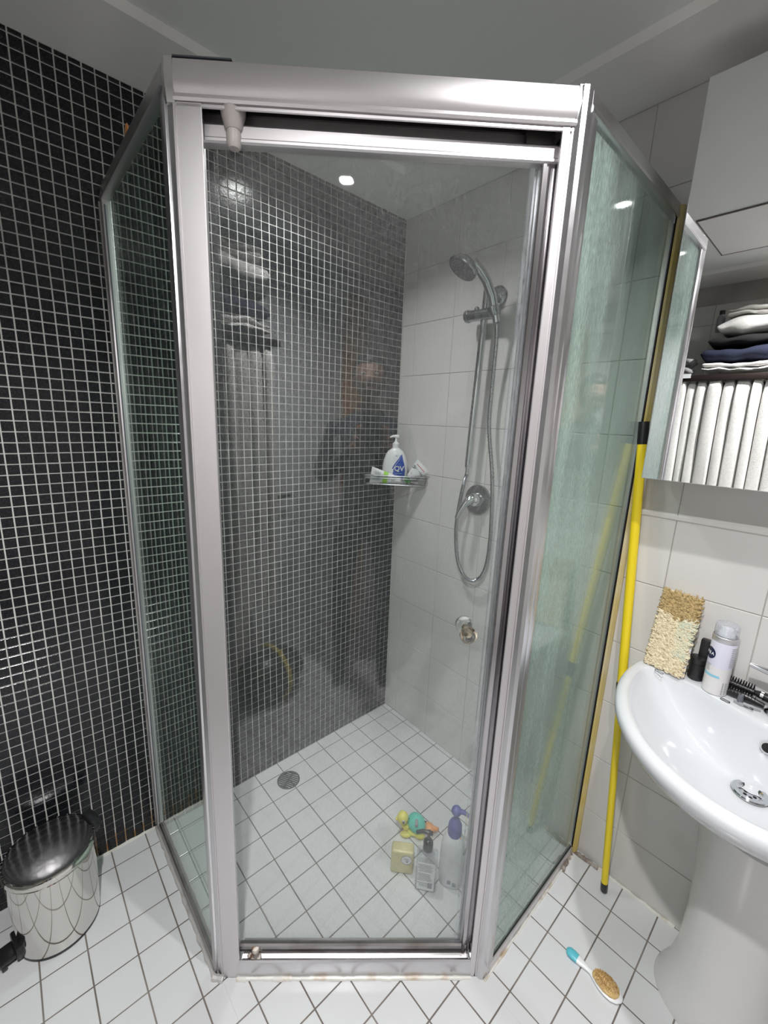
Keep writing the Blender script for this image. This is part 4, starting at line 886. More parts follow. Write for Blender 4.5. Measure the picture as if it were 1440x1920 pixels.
mb.loft(rings, cap=False); mb.add(rings[-1], [tuple(range(ND))])
sink = thing('washbasin', (BX, -0.25, 0.575), 'white ceramic washbasin under the mirror cabinet', 'washbasin')
mb.build('bowl', M['ceramic'], sink, ang=1.2)
mb = MB(); cz = 0.6545; mb.lathe([(0.033, 0.0), (0.0345, 0.003), (0.032, 0.0055), (0.024, 0.006), (0.020, 0.003), (0.018, -0.004), (0.016, -0.006)], (bot.x, bot.y, cz), Z, seg=36, cap=False); mb.build('waste_ring', M['chrome'], sink)
mb = MB(); mb.lathe([(0.0001, -0.003), (0.018, -0.003)], (bot.x, bot.y, cz), Z, seg=24, cap=False); mb.build('waste_plate', M['chrome'], sink)
mb = MB(); 
for k in range(5): a = 2*PI*k/5; mb.lathe([(0.0001, 0.0005), (0.0035, 0.0005)], (bot.x+0.009*math.cos(a), bot.y+0.009*math.sin(a), cz-0.003), Z, seg=10, cap=False)
mb.build('waste_holes', M['dark'], sink)
mb = MB(); on = Vector((0, -0.93, 0.36)).normalized(); oc = Vector((1.400, -0.1585, 0.752)); mb.lathe([(0.012, 0.001), (0.0135, 0.004), (0.0105, 0.004), (0.010, 0.0)], oc, on, seg=26, cap=False); mb.build('overflow_ring', M['chrome'], sink)
mb = MB(); mb.lathe([(0.0001, 0.002), (0.0105, 0.002)], oc, on, seg=24, cap=False); mb.build('overflow_hole', M['dark'], sink)
# pedestal
mb = MB(); rr = []
for z, a, b, cy in ((0.0, .128, .112, -.165), (0.012, .126, .110, -.165), (0.05, .108, .100, -.160), (0.12, .095, .094, -.155), (0.25, .092, .092, -.150), (0.38, .098, .098, -.155), (0.48, .106, .108, -.160), (0.54, .114, .118, -.168), (0.575, .118, .122, -.171)):
    rr.append([Vector((1.425+a*math.cos(2*PI*k/56), min(cy+b*math.sin(2*PI*k/56), -0.042), z)) for k in range(56)])
mb.loft(rr); tag(mb.build('pedestal', M['ceramic_ped'], ang=1.2), 'white ceramic pedestal standing under the washbasin', 'pedestal')
# basin tap
tp = thing('basin_tap', (1.402, -0.092, 0.8015), 'chrome mixer tap on the washbasin back ledge at the picture edge', 'tap')
mb = MB(); mb.lathe([(0.028, 0), (0.029, 0.003), (0.026, 0.007), (0.022, 0.010), (0.021, 0.055), (0.022, 0.070), (0.018, 0.080), (0.0001, 0.082)], (1.405, -0.092, 0.8015), Z, seg=32); mb.build('tap_body', M['chrome'], tp)
mb = MB(); mb.tube([(1.405, -0.095, 0.85), (1.405, -0.14, 0.862), (1.405, -0.19, 0.858), (1.405, -0.205, 0.848)], [0.016, 0.014, 0.012, 0.011], seg=16); mb.build('spout', M['chrome'], tp)
mb = MB(); mb.tube([(1.405, -0.092, 0.878), (1.40, -0.094, 0.893), (1.375, -0.098, 0.900), (1.335, -0.100, 0.905)], [0.014, 0.012, 0.008, 0.005], seg=14); mb.build('lever', M['chrome'], tp)

# ------------------------------------------------------------------ things on the basin ledge
# fleece mitt leaning on the wall
zt = 0.803
mt = thing('fleece_mitt', (1.172, -0.075, zt), 'tan and cream curly fleece wash mitt leaning on the tiled wall on the washbasin', 'wash mitt')
b0 = Vector((1.129, -0.082, zt)); b1 = Vector((1.212, -0.094, zt)); t0_ = Vector((1.153, -0.046, 1.012)); 
ux = (b1-b0).normalized(); uy = (t0_-b0); Lm = uy.length; uy = (uy-ux*uy.dot(ux)).normalized(); uz = ux.cross(uy)
if uz.dot(CAM-b0) < 0: uz = -uz
Rm = rotm(ux, uy, ux.cross(uy)); Wm = (b1-b0).length
mb = MB(); mb.box(b0+ux*Wm/2+uy*(Lm/2+0.004), (Wm*0.95, Lm*0.97, 0.014), rot=Rm, bev=0.006, seg=2); mb.build('mitt_body', M['fleece_l'], mt)
fl = {'fleece_l': MB(), 'fleece_g': MB(), 'fleece_d': MB()}
rf = random.Random(3)
for k in range(3400):
    a = rf.random(); b = rf.random(); edge = rf.random()
    if edge < 0.22: a = rf.choice([0.0, 1.0]) if rf.random() < 0.75 else a
    p = b0+ux*(Wm*(0.015+0.97*a))+uy*(Lm*(0.015+0.98*b)+0.0)+uz*(0.008*(1 if 0.02 < a < 0.98 else rf.random()))
    key = 'fleece_d' if b > 0.70+0.03*math.sin(a*9) else ('fleece_g' if (a > 0.62 and b > 0.2 and rf.random() < 0.75) else 'fleece_l')
    th = rf.uniform(0, 2*PI); d_ = ux*math.cos(th)+uy*math.sin(th); e_ = uz
    L_ = rf.uniform(0.0045, 0.0085); q = -ux*math.sin(th)+uy*math.cos(th)
    pts = [p, p+e_*L_*0.45+d_*L_*0.15, p+e_*L_*0.75+d_*L_*0.55+q*L_*0.2, p+e_*L_*0.55+d_*L_*1.0+q*L_*0.5, p+e_*L_*0.3+d_*L_*0.9+q*L_*0.95]
    for m_ in pts:
        if m_.z < zt+0.001: m_.z = zt+0.001
        if m_.y > wy(m_.x)-0.003: m_.y = wy(m_.x)-0.003
    fl[key].tube(pts, [0.0022, 0.0023, 0.0021, 0.0018, 0.0012], seg=5, cap=False)
for k_, lb_ in (('fleece_d', 'brown fleece of the top third'), ('fleece_l', 'cream fleece'), ('fleece_g', 'greenish cream fleece along the right side')):
    o = fl[k_].build('fleece', M[k_], mt, ang=2.0, fixn=False); o['kind'] = 'stuff'; o['label'] = lb_
mb = MB()
for k in range(16):
    p = b1+uy*(Lm*(0.02+0.028*k))+uz*0.001+ux*0.002; mb.sphere(p, (0.004, 0.005, 0.006), 8, 6)
mb.build('lace_edge', M['lace'], mt)
# shaving foam can
cc = Vector((1.281, -0.093, zt-0.001)); f_, r_ = facing(cc.x, cc.y); R_ = rotm(r_, f_, Z); cr_ = 0.0255
can = thing('foam_can', cc, 'lilac-white shaving foam can with clear cap on the washbasin ledge', 'can')
mb = MB(); mb.lathe([(cr_-0.002, 0), (cr_, 0.002), (cr_, 0.070), (cr_, 0.072)], cc, Z, seg=44); mb.build('can_lower', M['cream_can'], can)
mb = MB(); mb.lathe([(cr_, 0.072), (cr_, 0.135), (cr_-0.0008, 0.1365)], cc, Z, seg=44); mb.build('can_upper', M['foam_can'], can)
mb = MB(); mb.lathe([(cr_-0.001, 0.1365), (cr_, 0.138), (cr_, 0.150), (cr_-0.001, 0.151)], cc, Z, seg=44); mb.build('collar', M['alu'], can)
mb = MB(); mb.lathe([(cr_-0.0012, 0.151), (cr_-0.0012, 0.178), (cr_-0.004, 0.182), (0.0001, 0.183)], cc, Z, seg=44); mb.build('cap', M['clearp'], can, lab) if False else mb.build('cap', M['clearp'], can)
mb = MB(); mb.lathe([(0.018, 0.151), (0.016, 0.160), (0.012, 0.170), (0.0001, 0.174)], cc, Z, seg=24); mb.build('nozzle', M['whitep'], can)
def on_can(ang, h_, o_=0.0004): return cc+(f_*math.cos(ang)+r_*math.sin(ang))*(cr_+o_)+Z*h_
def can_patch(name, m_, outline, o_=0.0004, parent=can):
    mb = MB(); n = 8; vs = []
    for h_, a0, a1 in outline:
        for k in range(n+1): vs.append(on_can(a0+(a1-a0)*k/n, h_, o_))
    mb.add(vs, [(i*(n+1)+k, i*(n+1)+k+1, (i+1)*(n+1)+k+1, (i+1)*(n+1)+k) for i in range(len(outline)-1) for k in range(n)]); return mb.build(name, m_, parent)
em = can_patch('round_emblem', M['navy_print'], [(0.0995+0.015*math.sin(-PI/2+PI*k/10)+0.004, -0.98-0.55*math.cos(-PI/2+PI*k/10), -0.98+0.55*math.cos(-PI/2+PI*k/10)) for k in range(11)])
mb = MB()
for ch, an in (('V', -1.28), ('E', -0.98), ('A', -0.68)):
    rad = f_*math.cos(an)+r_*math.sin(an); tan_ = -f_*math.sin(an)+r_*math.cos(an); text_mb(mb, ch, 0.010, on_can(an, 0.1035, 0.0009), tan_, Z, depth=0.0002, bold=0.0002)
mb.build('brand_text', M['whitep'], em, smooth=False)
can_patch('wave_stripe', M['cyan_print'], [(0.046+0.003*k, -1.3, 0.25-0.05*k) for k in range(3)])
mb = MB()
for k in range(11): 
    h_ = 0.128-0.0048*k; a0 = 0.75
    for q in range(4): mb.add([on_can(a0+0.15*q, h_), on_can(a0+0.15*(q+1), h_), on_can(a0+0.15*(q+1), h_-0.0014), on_can(a0+0.15*q, h_-0.0014)], [(0, 1, 2, 3)])
for k in range(9): mb.add([on_can(0.55, 0.036-0.0036*k), on_can(0.95, 0.036-0.0036*k), on_can(0.95, 0.034-0.0036*k), on_can(0.55, 0.034-0.0036*k)], [(0, 1, 2, 3)])
for k in range(9): mb.add([on_can(-1.15+0.03*k, 0.076-0.005*(k % 4)), on_can(-0.9+0.03*k, 0.076-0.005*(k % 4)), on_can(-0.9+0.03*k, 0.0745-0.005*(k % 4)), on_can(-1.15+0.03*k, 0.0745-0.005*(k % 4))], [(0, 1, 2, 3)])
mb.build('small_print', M['text_grey'], can, smooth=False)
# black jar behind mitt
mb = MB(); mb.lathe([(0.017, 0), (0.018, 0.003), (0.018, 0.042), (0.016, 0.045), (0.019, 0.046), (0.019, 0.060), (0.0001, 0.062)], (1.236, -0.064, zt-0.001), Z, seg=26); mb.box((1.242, -0.050, zt+0.054), (0.022, 0.018, 0.108), bev=0.004)
tag(mb.build('black_jar', M['blackp']), 'small black jar and box between the fleece mitt and the foam can', 'jar')
# round brush
def brush_round(p0, p1, p2):
    p0, p1, p2 = Vector(p0), Vector(p1), Vector(p2); ax = (p1-p0).normalized()
    t = thing('round_hairbrush', p0, 'black round hairbrush with bristles lying behind the foam can', 'hairbrush')
    mb = MB(); mb.tube([p0, p1], 0.0085, seg=16); mb.build('barrel', M['blackp'], t)
    mb = MB(); mb.tube([p1, p1.lerp(p2, 0.12), p1.lerp(p2, 0.3), p2], [0.006, 0.010, 0.0105, 0.009], seg=16); hd = mb.build('handle', M['blackp'], t)
    mb = MB(); mb.tube([p1.lerp(p2, 0.10), p1.lerp(p2, 0.15)], 0.0108, seg=18); mb.build('metal_ring', M['chrome'], hd)
    mb = MB(); x_ = ax.orthogonal().normalized(); y_ = ax.cross(x_)
    for i in range(15):
        for k in range(12):
            a = 2*PI*(k+0.5*(i % 2))/12; d_ = x_*math.cos(a)+y_*math.sin(a); q = p0+ax*((p1-p0).length*(i+0.5)/15)
            mb.tube([q+d_*0.008, q+d_*0.019], [0.0008, 0.0005], seg=4)
    mb.build('bristles', M['blackp'], t)['kind'] = 'stuff'
brush_round((1.275, -0.058, zt+0.0215), (1.352, -0.064, zt+0.0205), (1.47, -0.072, zt+0.013))
# flat brush in front
fb = thing('flat_hairbrush', (1.33, -0.082, zt), 'flat black hairbrush lying in front of the round hairbrush', 'hairbrush')
mb = MB(); mb.tube([(1.300, -0.088, zt+0.009), (1.318, -0.088, zt+0.010), (1.345, -0.089, zt+0.010), (1.368, -0.090, zt+0.009), (1.376, -0.090, zt+0.008)], [0.006, 0.010, 0.010, 0.007, 0.006], seg=14, ry=0.006); mb.build('brush_head', M['blackp'], fb)
mb = MB()
for i in range(9):
    for k in range(4): mb.tube([(1.306+i*0.0065, -0.094+k*0.0035, zt+0.012), (1.306+i*0.0065, -0.095+k*0.004, zt+0.022)], 0.0006, seg=4)
mb.build('bristles', M['blackp'], fb)['kind'] = 'stuff'
# grey peg and strap
pg = thing('grey_clip', (1.336, -0.112, zt-0.001), 'grey plastic clip with upright dark peg on the washbasin ledge', 'clip')
mb = MB(); mb.tube([(1.324, -0.110, zt+0.001), (1.336, -0.116, zt+0.001), (1.352, -0.112, zt+0.001), (1.372, -0.106, zt+0.001)], [0.005, 0.007, 0.005, 0.006], seg=12, ry=0.0022); mb.build('clip_base', M['ltgrey'], pg)
mb = MB(); mb.lathe([(0.0062, 0), (0.0056, 0.016), (0.005, 0.022), (0.0001, 0.0235)], (1.334, -0.110, zt), Z, seg=20); mb.build('peg', M['greyp'], pg)
def tie(cx, cy, a, b, rot, lab, z=zt):
    pts = [(cx+a*math.cos(t_)*math.cos(rot)-b*math.sin(t_)*math.sin(rot), cy+a*math.cos(t_)*math.sin(rot)+b*math.sin(t_)*math.cos(rot), z+0.0004+0.0006*math.sin(3*t_)) for t_ in [2*PI*k/28 for k in range(28)]]
    mb = MB(); mb.tube(pts, 0.0008, seg=6, closed=True); tag(mb.build('hair_tie', M['rubber']), lab, 'hair tie', 'hair ties on the washbasin')
tie(1.309, -0.122, 0.0095, 0.0045, -0.25, 'thin black hair tie just right of the foam can')
tie(1.351, -0.117, 0.0095, 0.0045, -0.4, 'thin black hair tie lying across the grey clip', z=zt+0.0035)
tie(1.166, -0.112, 0.0110, 0.0040, -0.3, 'thin black hair tie at the foot of the fleece mitt')

# ------------------------------------------------------------------ yellow pole
pa = Vector((1.132, -0.092, 0.0)); pe = Vector((1.012, wy(1.0)-0.030, 1.457)); pd = (pe-pa).normalized(); LP = (pe-pa).length
pole = thing('telescopic_pole', pa, 'yellow telescopic broom pole leaning beside the shower', 'pole')
def pp(z): return pa+pd*(z/pd.z)
mb = MB(); mb.tube([pp(0.03), pp(0.67)], 0.0098, seg=22); mb.build('lower_tube', M['yellow'], pole)
mb = MB(); mb.tube([pp(0.70), pp(1.40)], 0.0122, seg=22); mb.build('upper_tube', M['yellow'], pole)
mb = MB(); mb.tube([pp(0.655), pp(0.66), pp(0.70), pp(0.705)], [0.0125, 0.014, 0.014, 0.013], seg=22); mb.build('twist_collar', M['blackp'], pole, )
mb = MB(); mb.tube([pp(1.395), pp(1.40), pp(1.455)], [0.0128, 0.0135, 0.0132], seg=22); mb.build('end_cap', M['blackp'], pole)
mb = MB(); mb.tube([pp(0.002), pp(0.006), pp(0.034)], [0.0085, 0.0102, 0.0104], seg=20); mb.build('foot_cap', M['blackp'], pole)

# ------------------------------------------------------------------ pedal bin
bn = Vector((0.143, -1.378, 0))
bin_ = thing('pedal_bin', bn, 'small polished stainless steel pedal bin with domed lid by the mosaic wall', 'bin')
mb = MB(); mb.lathe([(0.088, 0.004), (0.093, 0.010), (0.097, 0.12), (0.100, 0.238), (0.098, 0.240)], bn, Z, seg=64); mb.build('bin_body', M['steel'], bin_)
mb = MB(); mb.lathe([(0.092, 0.0), (0.0935, 0.004), (0.092, 0.012)], bn, Z, seg=56); mb.build('base_ring', M['blackp'], bin_)
mb = MB(); mb.lathe([(0.098, 0.236), (0.0985, 0.243), (0.099, 0.243)], bn, Z, seg=56, cap=False); mb.build('lid_gap', M['rubber'], bin_)
mb = MB(); mb.lathe([(0.1015, 0.243), (0.103, 0.245), (0.103, 0.258), (0.101, 0.262), (0.0975, 0.2635)], bn, Z, seg=64, cap=False); mb.build('lid_rim', M['steel'], bin_)
mb = MB(); mb.lathe([(0.0985, 0.262)]+[(0.098*math.cos(a), 0.262+0.005*math.sin(a)) for a in [PI/2*k/10 for k in range(1, 10)]]+[(0.0001, 0.267)], bn, Z, seg=64); mb.build('lid', M['steel_lid'], bin_)
hd = Vector((-0.33, 0.944, 0)).normalized()
mb = MB(); mb.box(bn+hd*0.104+Z*0.250, (0.055, 0.026, 0.044), rot=rotm(Vector((hd.y, -hd.x, 0)), hd, Z), bev=0.006); mb.build('hinge', M['blackp'], bin_)
pdv = Vector((0.18, -0.98, 0)).normalized(); sd = Vector((-pdv.y, pdv.x, 0))
mb = MB(); mb.box(bn+pdv*0.110+Z*0.024, (0.052, 0.050, 0.012), rot=rotm(sd, pdv, Z), bev=0.005); mb.box(bn+pdv*0.094+Z*0.030, (0.062, 0.016, 0.040), rot=rotm(sd, pdv, Z), bev=0.004); mb.box(bn+pdv*0.126+Z*0.010, (0.050, 0.012, 0.016), rot=rotm(sd, pdv, Z), bev=0.003); mb.build('pedal', M['blackp'], bin_)

# ------------------------------------------------------------------ baby hairbrush on the floor
k0 = Vector((1.133, -0.335, 0)); k1 = Vector((1.270, -0.335, 0)); kd = (k1-k0).normalized(); ks = Vector((-kd.y, kd.x, 0)); KL = (k1-k0).length
hb = thing('baby_hairbrush', (1.2, -0.335, 0), 'white hairbrush with turquoise handle tip and tan bristles lying on the floor tiles', 'hairbrush')
def flat_loft(prof, h0):
    mb = MB(); rr = []
    for s_, wd, th, zc in prof:
        rr.append([k0+kd*(s_*KL)+ks*(wd*math.cos(2*PI*q/24))+Z*(zc+th*math.sin(2*PI*q/24)) for q in range(24)])
    mb.loft(rr); return mb
flat_loft([(0.16, .0115, .0062, .0085), (0.22, .0112, .006, .008), (0.34, .0070, .005, .0075), (0.42, .0065, .005, .007), (0.50, .013, .005, .007), (0.60, .0205, .005, .007), (0.72, .0245, .005, .007), (0.84, .0240, .005, .007), (0.94, .017, .005, .007), (0.99, .0075, .004, .007), (1.0, .002, .002, .007)], 0).build('handle', M['whitep'], hb, ang=1.2)
flat_loft([(-0.06, .002, .002, .0085), (-0.045, .007, .005, .0085), (0.0, .0125, .0068, .0085), (0.08, .0135, .0072, .0085), (0.165, .0122, .0066, .0085)], 0).build('handle_tip', M['cyanp'], hb, ang=1.2)
flat_loft([(0.455, .004, .003, .013), (0.48, .010, .007, .014), (0.58, .0175, .010, .015), (0.70, .0215, .011, .015), (0.82, .0205, .010, .015), (0.90, .014, .008, .014), (0.935, .004, .004, .013)], 0).build('bristle_pad', M['bristle'], hb, ang=1.2)
mb = MB()
for k in range(700):
    while True:
        a = rf.uniform(-1, 1); b = rf.uniform(-1, 1)
        if a*a+b*b < 1: break
    p = k0+kd*(KL*(0.695+0.225*a))+ks*(0.0200*b)+Z*(0.015+0.009*math.sqrt(max(0, 1-a*a-b*b)))
    q = p+Z*0.006+kd*rf.uniform(-.002, .002)+ks*rf.uniform(-.002, .002); mb.tube([p, q], [0.0009, 0.0004], seg=3, cap=False)
mb.build('bristles', M['bristle'], hb)['kind'] = 'stuff'

# ------------------------------------------------------------------ towel rack on the wall behind, seen in the mirror
rk = thing('towel_rack', (0.88, FY+0.01, 1.70), 'dark wall rack carrying folded towels, seen in the mirror', 'rack')
mb = MB()
for k in range(5): cyl(mb, (0.62, FY+0.08+k*0.060, 1.722), (1.24, FY+0.08+k*0.060, 1.722), 0.006, 10)
for xx in (0.622, 1.238): mb.box((xx, FY+0.17, 1.722), (0.014, 0.33, 0.026), bev=0.003)
mb.build('shelf_bars', M['rack'], rk)
mb = MB(); mb.box((0.93, FY+0.335, 1.712), (0.64, 0.012, 0.030), bev=0.003); mb.build('front_bar', M['rack'], rk)
mb = MB(); cyl(mb, (0.62, FY+0.26, 1.682), (1.24, FY+0.26, 1.682), 0.008, 12)
for xx in (0.622, 1.238): mb.box((xx, FY+0.26, 1.700), (0.012, 0.02, 0.05), bev=0.002)
mb.build('hanging_bar', M['rack'], rk)
def nz(p, s_=1.0): return mnoise.noise(Vector(p)*s_)
names = ['first', 'second', 'third', 'fourth', 'fifth', 'sixth', 'seventh', 'eighth', 'ninth', 'tenth', 'eleventh']
xs_ = 0.640
for k in range(11):
    wd = rng.choice([0.040, 0.050, 0.058, 0.064, 0.046]); cx = xs_+wd/2; xs_ += wd+0.001
    mb = MB(); rings = []; zt_ = 1.704; zl = 0.62+rng.uniform(-0.03, 0.03); n = 20; tw = rng.uniform(-0.008, 0.008)
    for i in range(29):
        f_ = i/28; z = zt_-(zt_-zl)*f_
        rnd = min(1, (f_*28+0.25)/1.5)
        drift = 0.022*math.sin(f_*3.2)*f_
        ring_ = []
        for q in range(n):
            t_ = 2*PI*q/n; ct, st = math.cos(t_), math.sin(t_); e = 2/6.0
            hx = (wd/2-0.0006)*(0.75+0.25*rnd); hy = 0.070*(0.8+0.2*rnd)
            px_ = cx+drift+hx*math.copysign(abs(ct)**e, ct)
            py_ = FY+0.262+hy*math.copysign(abs(st)**e, st)+0.007*nz((k*3.1, f_*4, q*0.2), 1)+0.008*math.sin(k*2.1)+0.006*ct*math.sin(k*1.7+f_*2)
            ring_.append(Vector((px_, py_, z)))
        rings.append(ring_)
    mb.loft(rings); tag(mb.build('hanging_towel', M['towel_w'], ang=1.5), 'white folded towel hanging under the rack, %s from the shower side in the mirror' % names[k], 'towel', 'white towels hanging under the rack')
def folded(name, x0, x1, y0, y1, z0, z1, mat, lab, layers=2, wob=0.006, seed=0, left_round=True, group='towels stacked on the rack', sag=0.0):
    t = []; hN = (z1-z0)/layers
    mb = MB()
    for L_ in range(layers):
        za = z0+hN*L_; rings = []
        ss = [0, .04, .1, .2, .35, .55, .8, 1.0]; Lx = x1-x0; rr_ = hN*0.42
        fl_ = [rr_*q_/Lx for q_ in ss]+[rr_/Lx+(1-2*rr_/Lx)*q_/18 for q_ in range(1, 18)]+[1-rr_*q_/Lx for q_ in reversed(ss)]
        for i, f_ in enumerate(fl_):
            x = x0+Lx*f_+0.004*nz((seed, L_, f_*2)); dd_ = min(f_, 1-f_)*Lx
            e_ = max(0.05, math.sqrt(max(0.0, 1-(1-min(dd_/rr_, 1))**2)))
            ring_ = []
            for q in range(22):
                a = 2*PI*q/22; ct, st = math.cos(a), math.sin(a); e = 2/2.8
                yy = (y0+y1)/2+(y1-y0)/2*math.copysign(abs(ct)**e, ct)+0.010*nz((seed+5, f_*5, L_*3+q*0.1))
                zz = za+hN/2+hN*0.5*e_*math.copysign(abs(st)**e, st)+wob*nz((seed+f_*6, q*0.12, L_))+sag*math.sin(f_*9+seed)*(0.5+0.5*ct)
                ring_.append(Vector((x, yy, zz)))
            rings.append(ring_)
        mb.loft(rings)
    return tag(mb.build(name, mat, ang=1.5), lab, 'towel', group)
zr = 1.7345; Y0 = FY+0.04; Y1 = FY+0.335
folded('folded_towel', 0.795, 1.20, Y0, Y1+0.01, zr+0.004, 1.785, M['towel_w'], 'crumpled cream-white towel at the bottom of the stack on the rack', layers=2, wob=0.013, seed=1, sag=0.006)
folded('folded_towel', 0.775, 1.21, Y0, Y1, 1.788, 1.860, M['towel_n'], 'navy blue folded towel low in the stack on the rack', layers=1, wob=0.014, seed=2, sag=0.002)
folded('folded_towel', 0.795, 1.20, Y0, Y1-0.01, 1.864, 1.915, M['towel_k'], 'charcoal black folded towel in the middle of the stack on the rack', layers=1, wob=0.010, seed=3)
folded('folded_towel', 0.825, 1.21, Y0, Y1, 1.919, 2.000, M['towel_w'], 'thick fluffy white folded towel in the upper stack on the rack', layers=1, wob=0.018, seed=4, sag=0.002)
folded('folded_towel', 0.855, 1.20, Y0, Y1-0.02, 2.004, 2.045, M['towel_c'], 'loose cream cloth on top of the towel stack', layers=2, wob=0.016, seed=6, sag=0.006)
mb = MB()
for k in range(9): a = k*0.7; mb.tube([(0.718+0.028*math.cos(a+j*0.9)*(1-j*0.12), FY+0.27+0.03*math.sin(a+j*0.8)*(1-j*0.1), 1.748+0.006*k+0.004*j) for j in range(5)], [0.010, 0.014, 0.013, 0.012, 0.008], seg=10)
tag(mb.build('crumpled_cloth', M['towel_g'], ang=1.5), 'small crumpled grey cloth left of the towel stack on the rack', 'cloth')
mb = MB(); mb.box((0.735, FY+0.352, 1.722), (0.042, 0.003, 0.022)); tag(mb.build('shelf_label', M['whitep']), 'small white plastic tag hanging on the front bar of the towel rack', 'tag')
sb2 = thing('small_bottle', (0.765, FY+0.10, 2.0), 'small dark-capped grey bottle behind the top cloth of the stack', 'bottle')
mb = MB(); mb.lathe([(0.016, 0), (0.018, 0.004), (0.018, 0.07), (0.010, 0.085)], (0.812, FY+0.22, 1.952), Z, seg=20); mb.build('bottle_body', M['ltgrey'], sb2)
mb = MB(); mb.lathe([(0.012, 0.085), (0.012, 0.105), (0.0001, 0.107)], (0.812, FY+0.22, 1.952), Z, seg=20); mb.build('cap', M['blackp'], sb2)
# towel ring (reflected in the door glass)
mb = MB(); cR = Vector((1.262, FY+0.05, 1.72)); mb.tube([cR+Vector((0.035*math.sin(a), 0, 0.075*math.cos(a))) for a in [2*PI*k/32 for k in range(32)]], 0.006, seg=8, closed=True); mb.box((1.262, FY+0.022, 1.795), (0.03, 0.044, 0.03), bev=0.004)
tag(mb.build('towel_ring', M['blackp']), 'black towel ring on the wall beside the door, reflected in the shower glass', 'towel ring')
# black bag with yellow stripe
bg = thing('sports_bag', (1.42, -1.93, 0), 'black bag with yellow stripe on the floor by the door, reflected in the shower glass', 'bag')
mb = MB(); mb.sphere((1.30, -1.90, 0.13), (0.19, 0.13, 0.13), 28, 18); mb.build('bag_body', M['blackp'], bg)
mb = MB(); mb.tube([Vector((1.30+0.02, -1.90+0.134*math.cos(a), 0.13+0.134*math.sin(a))) for a in [2*PI*k/30 for k in range(30)]], 0.012, seg=8, closed=True); mb.build('stripe', M['bagyellow'], bg)

# ------------------------------------------------------------------ photographer (seen only as a reflection in the shower glass)
def skin_mesh(verts, edges, radii, sub=2, root=0):
    me = bpy.data.meshes.new('sk'); me.from_pydata(verts, edges, []); ob = bpy.data.objects.new('sk', me); col.objects.link(ob)
    md = ob.modifiers.new('s', 'SKIN'); md.use_smooth_shade = True
    for i, v in enumerate(me.skin_vertices[0].data):
        r_ = radii[i]; v.radius = (r_, r_) if isinstance(r_, (int, float)) else r_; v.use_root = (i == root)
    sb_ = ob.modifiers.new('u', 'SUBSURF'); sb_.levels = sub; sb_.render_levels = sub
    dg = bpy.context.evaluated_depsgraph_get(); dg.update(); out = bpy.data.meshes.new_from_object(ob.evaluated_get(dg))
    vs = [v.co.copy() for v in out.vertices]; fs = [tuple(p.vertices) for p in out.polygons]
    bpy.data.objects.remove(ob); bpy.data.meshes.remove(me); bpy.data.meshes.remove(out); return vs, fs
# body frame: origin under the person, looking along -nD (towards the shower door)
PB = Vector((1.745, -1.665, 0)); pf = -nD; pr = Vector((pf.y, -pf.x, 0))     # forward, person's right
def W(r_, f_, z): return PB + pr*r_ + pf*f_ + Z*z
phone_c = CAM - fwd*0.016 - cup*0.045
V = [W(0, 0, .93), W(0, 0, 1.08), W(0, 0.0, 1.25), W(0, 0, 1.38), W(0, 0.01, 1.46), W(0, 0.03, 1.53),
     W(.10, 0, .90), W(.115, .02, .50), W(.12, -.02, .09), W(.125, .12, .035),
     W(-.10, 0, .90), W(-.115, .02, .50), W(-.12, -.02, .09), W(-.125, .12, .035),
     W(.17, 0, 1.37), W(.23, .04, 1.13), phone_c+cright*-0.0+Z*0, W(-.17, 0, 1.37), W(-.23, .04, 1.13), Vector((0, 0, 0))]
# person's right hand holds the phone's side that is picture-right for the viewer behind it
handR = phone_c + cright*0.055 - cup*0.03 - fwd*0.014
handL = phone_c - cright*0.055 - cup*0.03 - fwd*0.014
# make sure arm ends pair with the right side
if (handR-V[14]).length > (handL-V[14]).length: handR, handL = handL, handR
V[16] = handR - fwd*0.045 - cup*0.045; V[19] = handL - fwd*0.045 - cup*0.045
Ed = [(0, 1), (1, 2), (2, 3), (3, 4), (4, 5), (0, 6), (6, 7), (7, 8), (8, 9), (0, 10), (10, 11), (11, 12), (12, 13), (3, 14), (14, 15), (15, 16), (3, 17), (17, 18), (18, 19)]
Rd = [(.15, .11), (.14, .105), (.165, .115), (.14, .10), .06, .055, .085, .055, .040, .038, .085, .055, .040, .038, .062, .048, .028, .062, .048, .028]
per = thing('person', PB, 'person in dark jacket with orange patches holding up a phone, reflected in the shower door', 'person')
vs, fs = skin_mesh([tuple(v) for v in V], Ed, Rd, 2, 0)
mb = MB()
for f__ in fs:
    pass
mb.add(vs, fs)
def cls(p):
    q = p-PB; d1 = min((p-V[16]).length, (p-V[19]).length)
    if q.z > 1.475 or d1 < 0.05: return 0
    if q.z < 0.12: return 3
    return 1 if q.z > 0.90 or (q.dot(pf) > 0.14) else 2
mb.mi = [cls(sum((vs[i] for i in f__), Vector())/len(f__)) for f__ in fs]
body = mb.build('body', [M['skin'], M['jacket'], M['trousers'], M['blackp']], per, ang=2.0)
hc_ = W(0, 0.055, 1.625)
Rh = rotm(pr, pf, Z)
mb = MB(); b = bmesh.new(); bmesh.ops.create_uvsphere(b, u_segments=36, v_segments=26, radius=1)
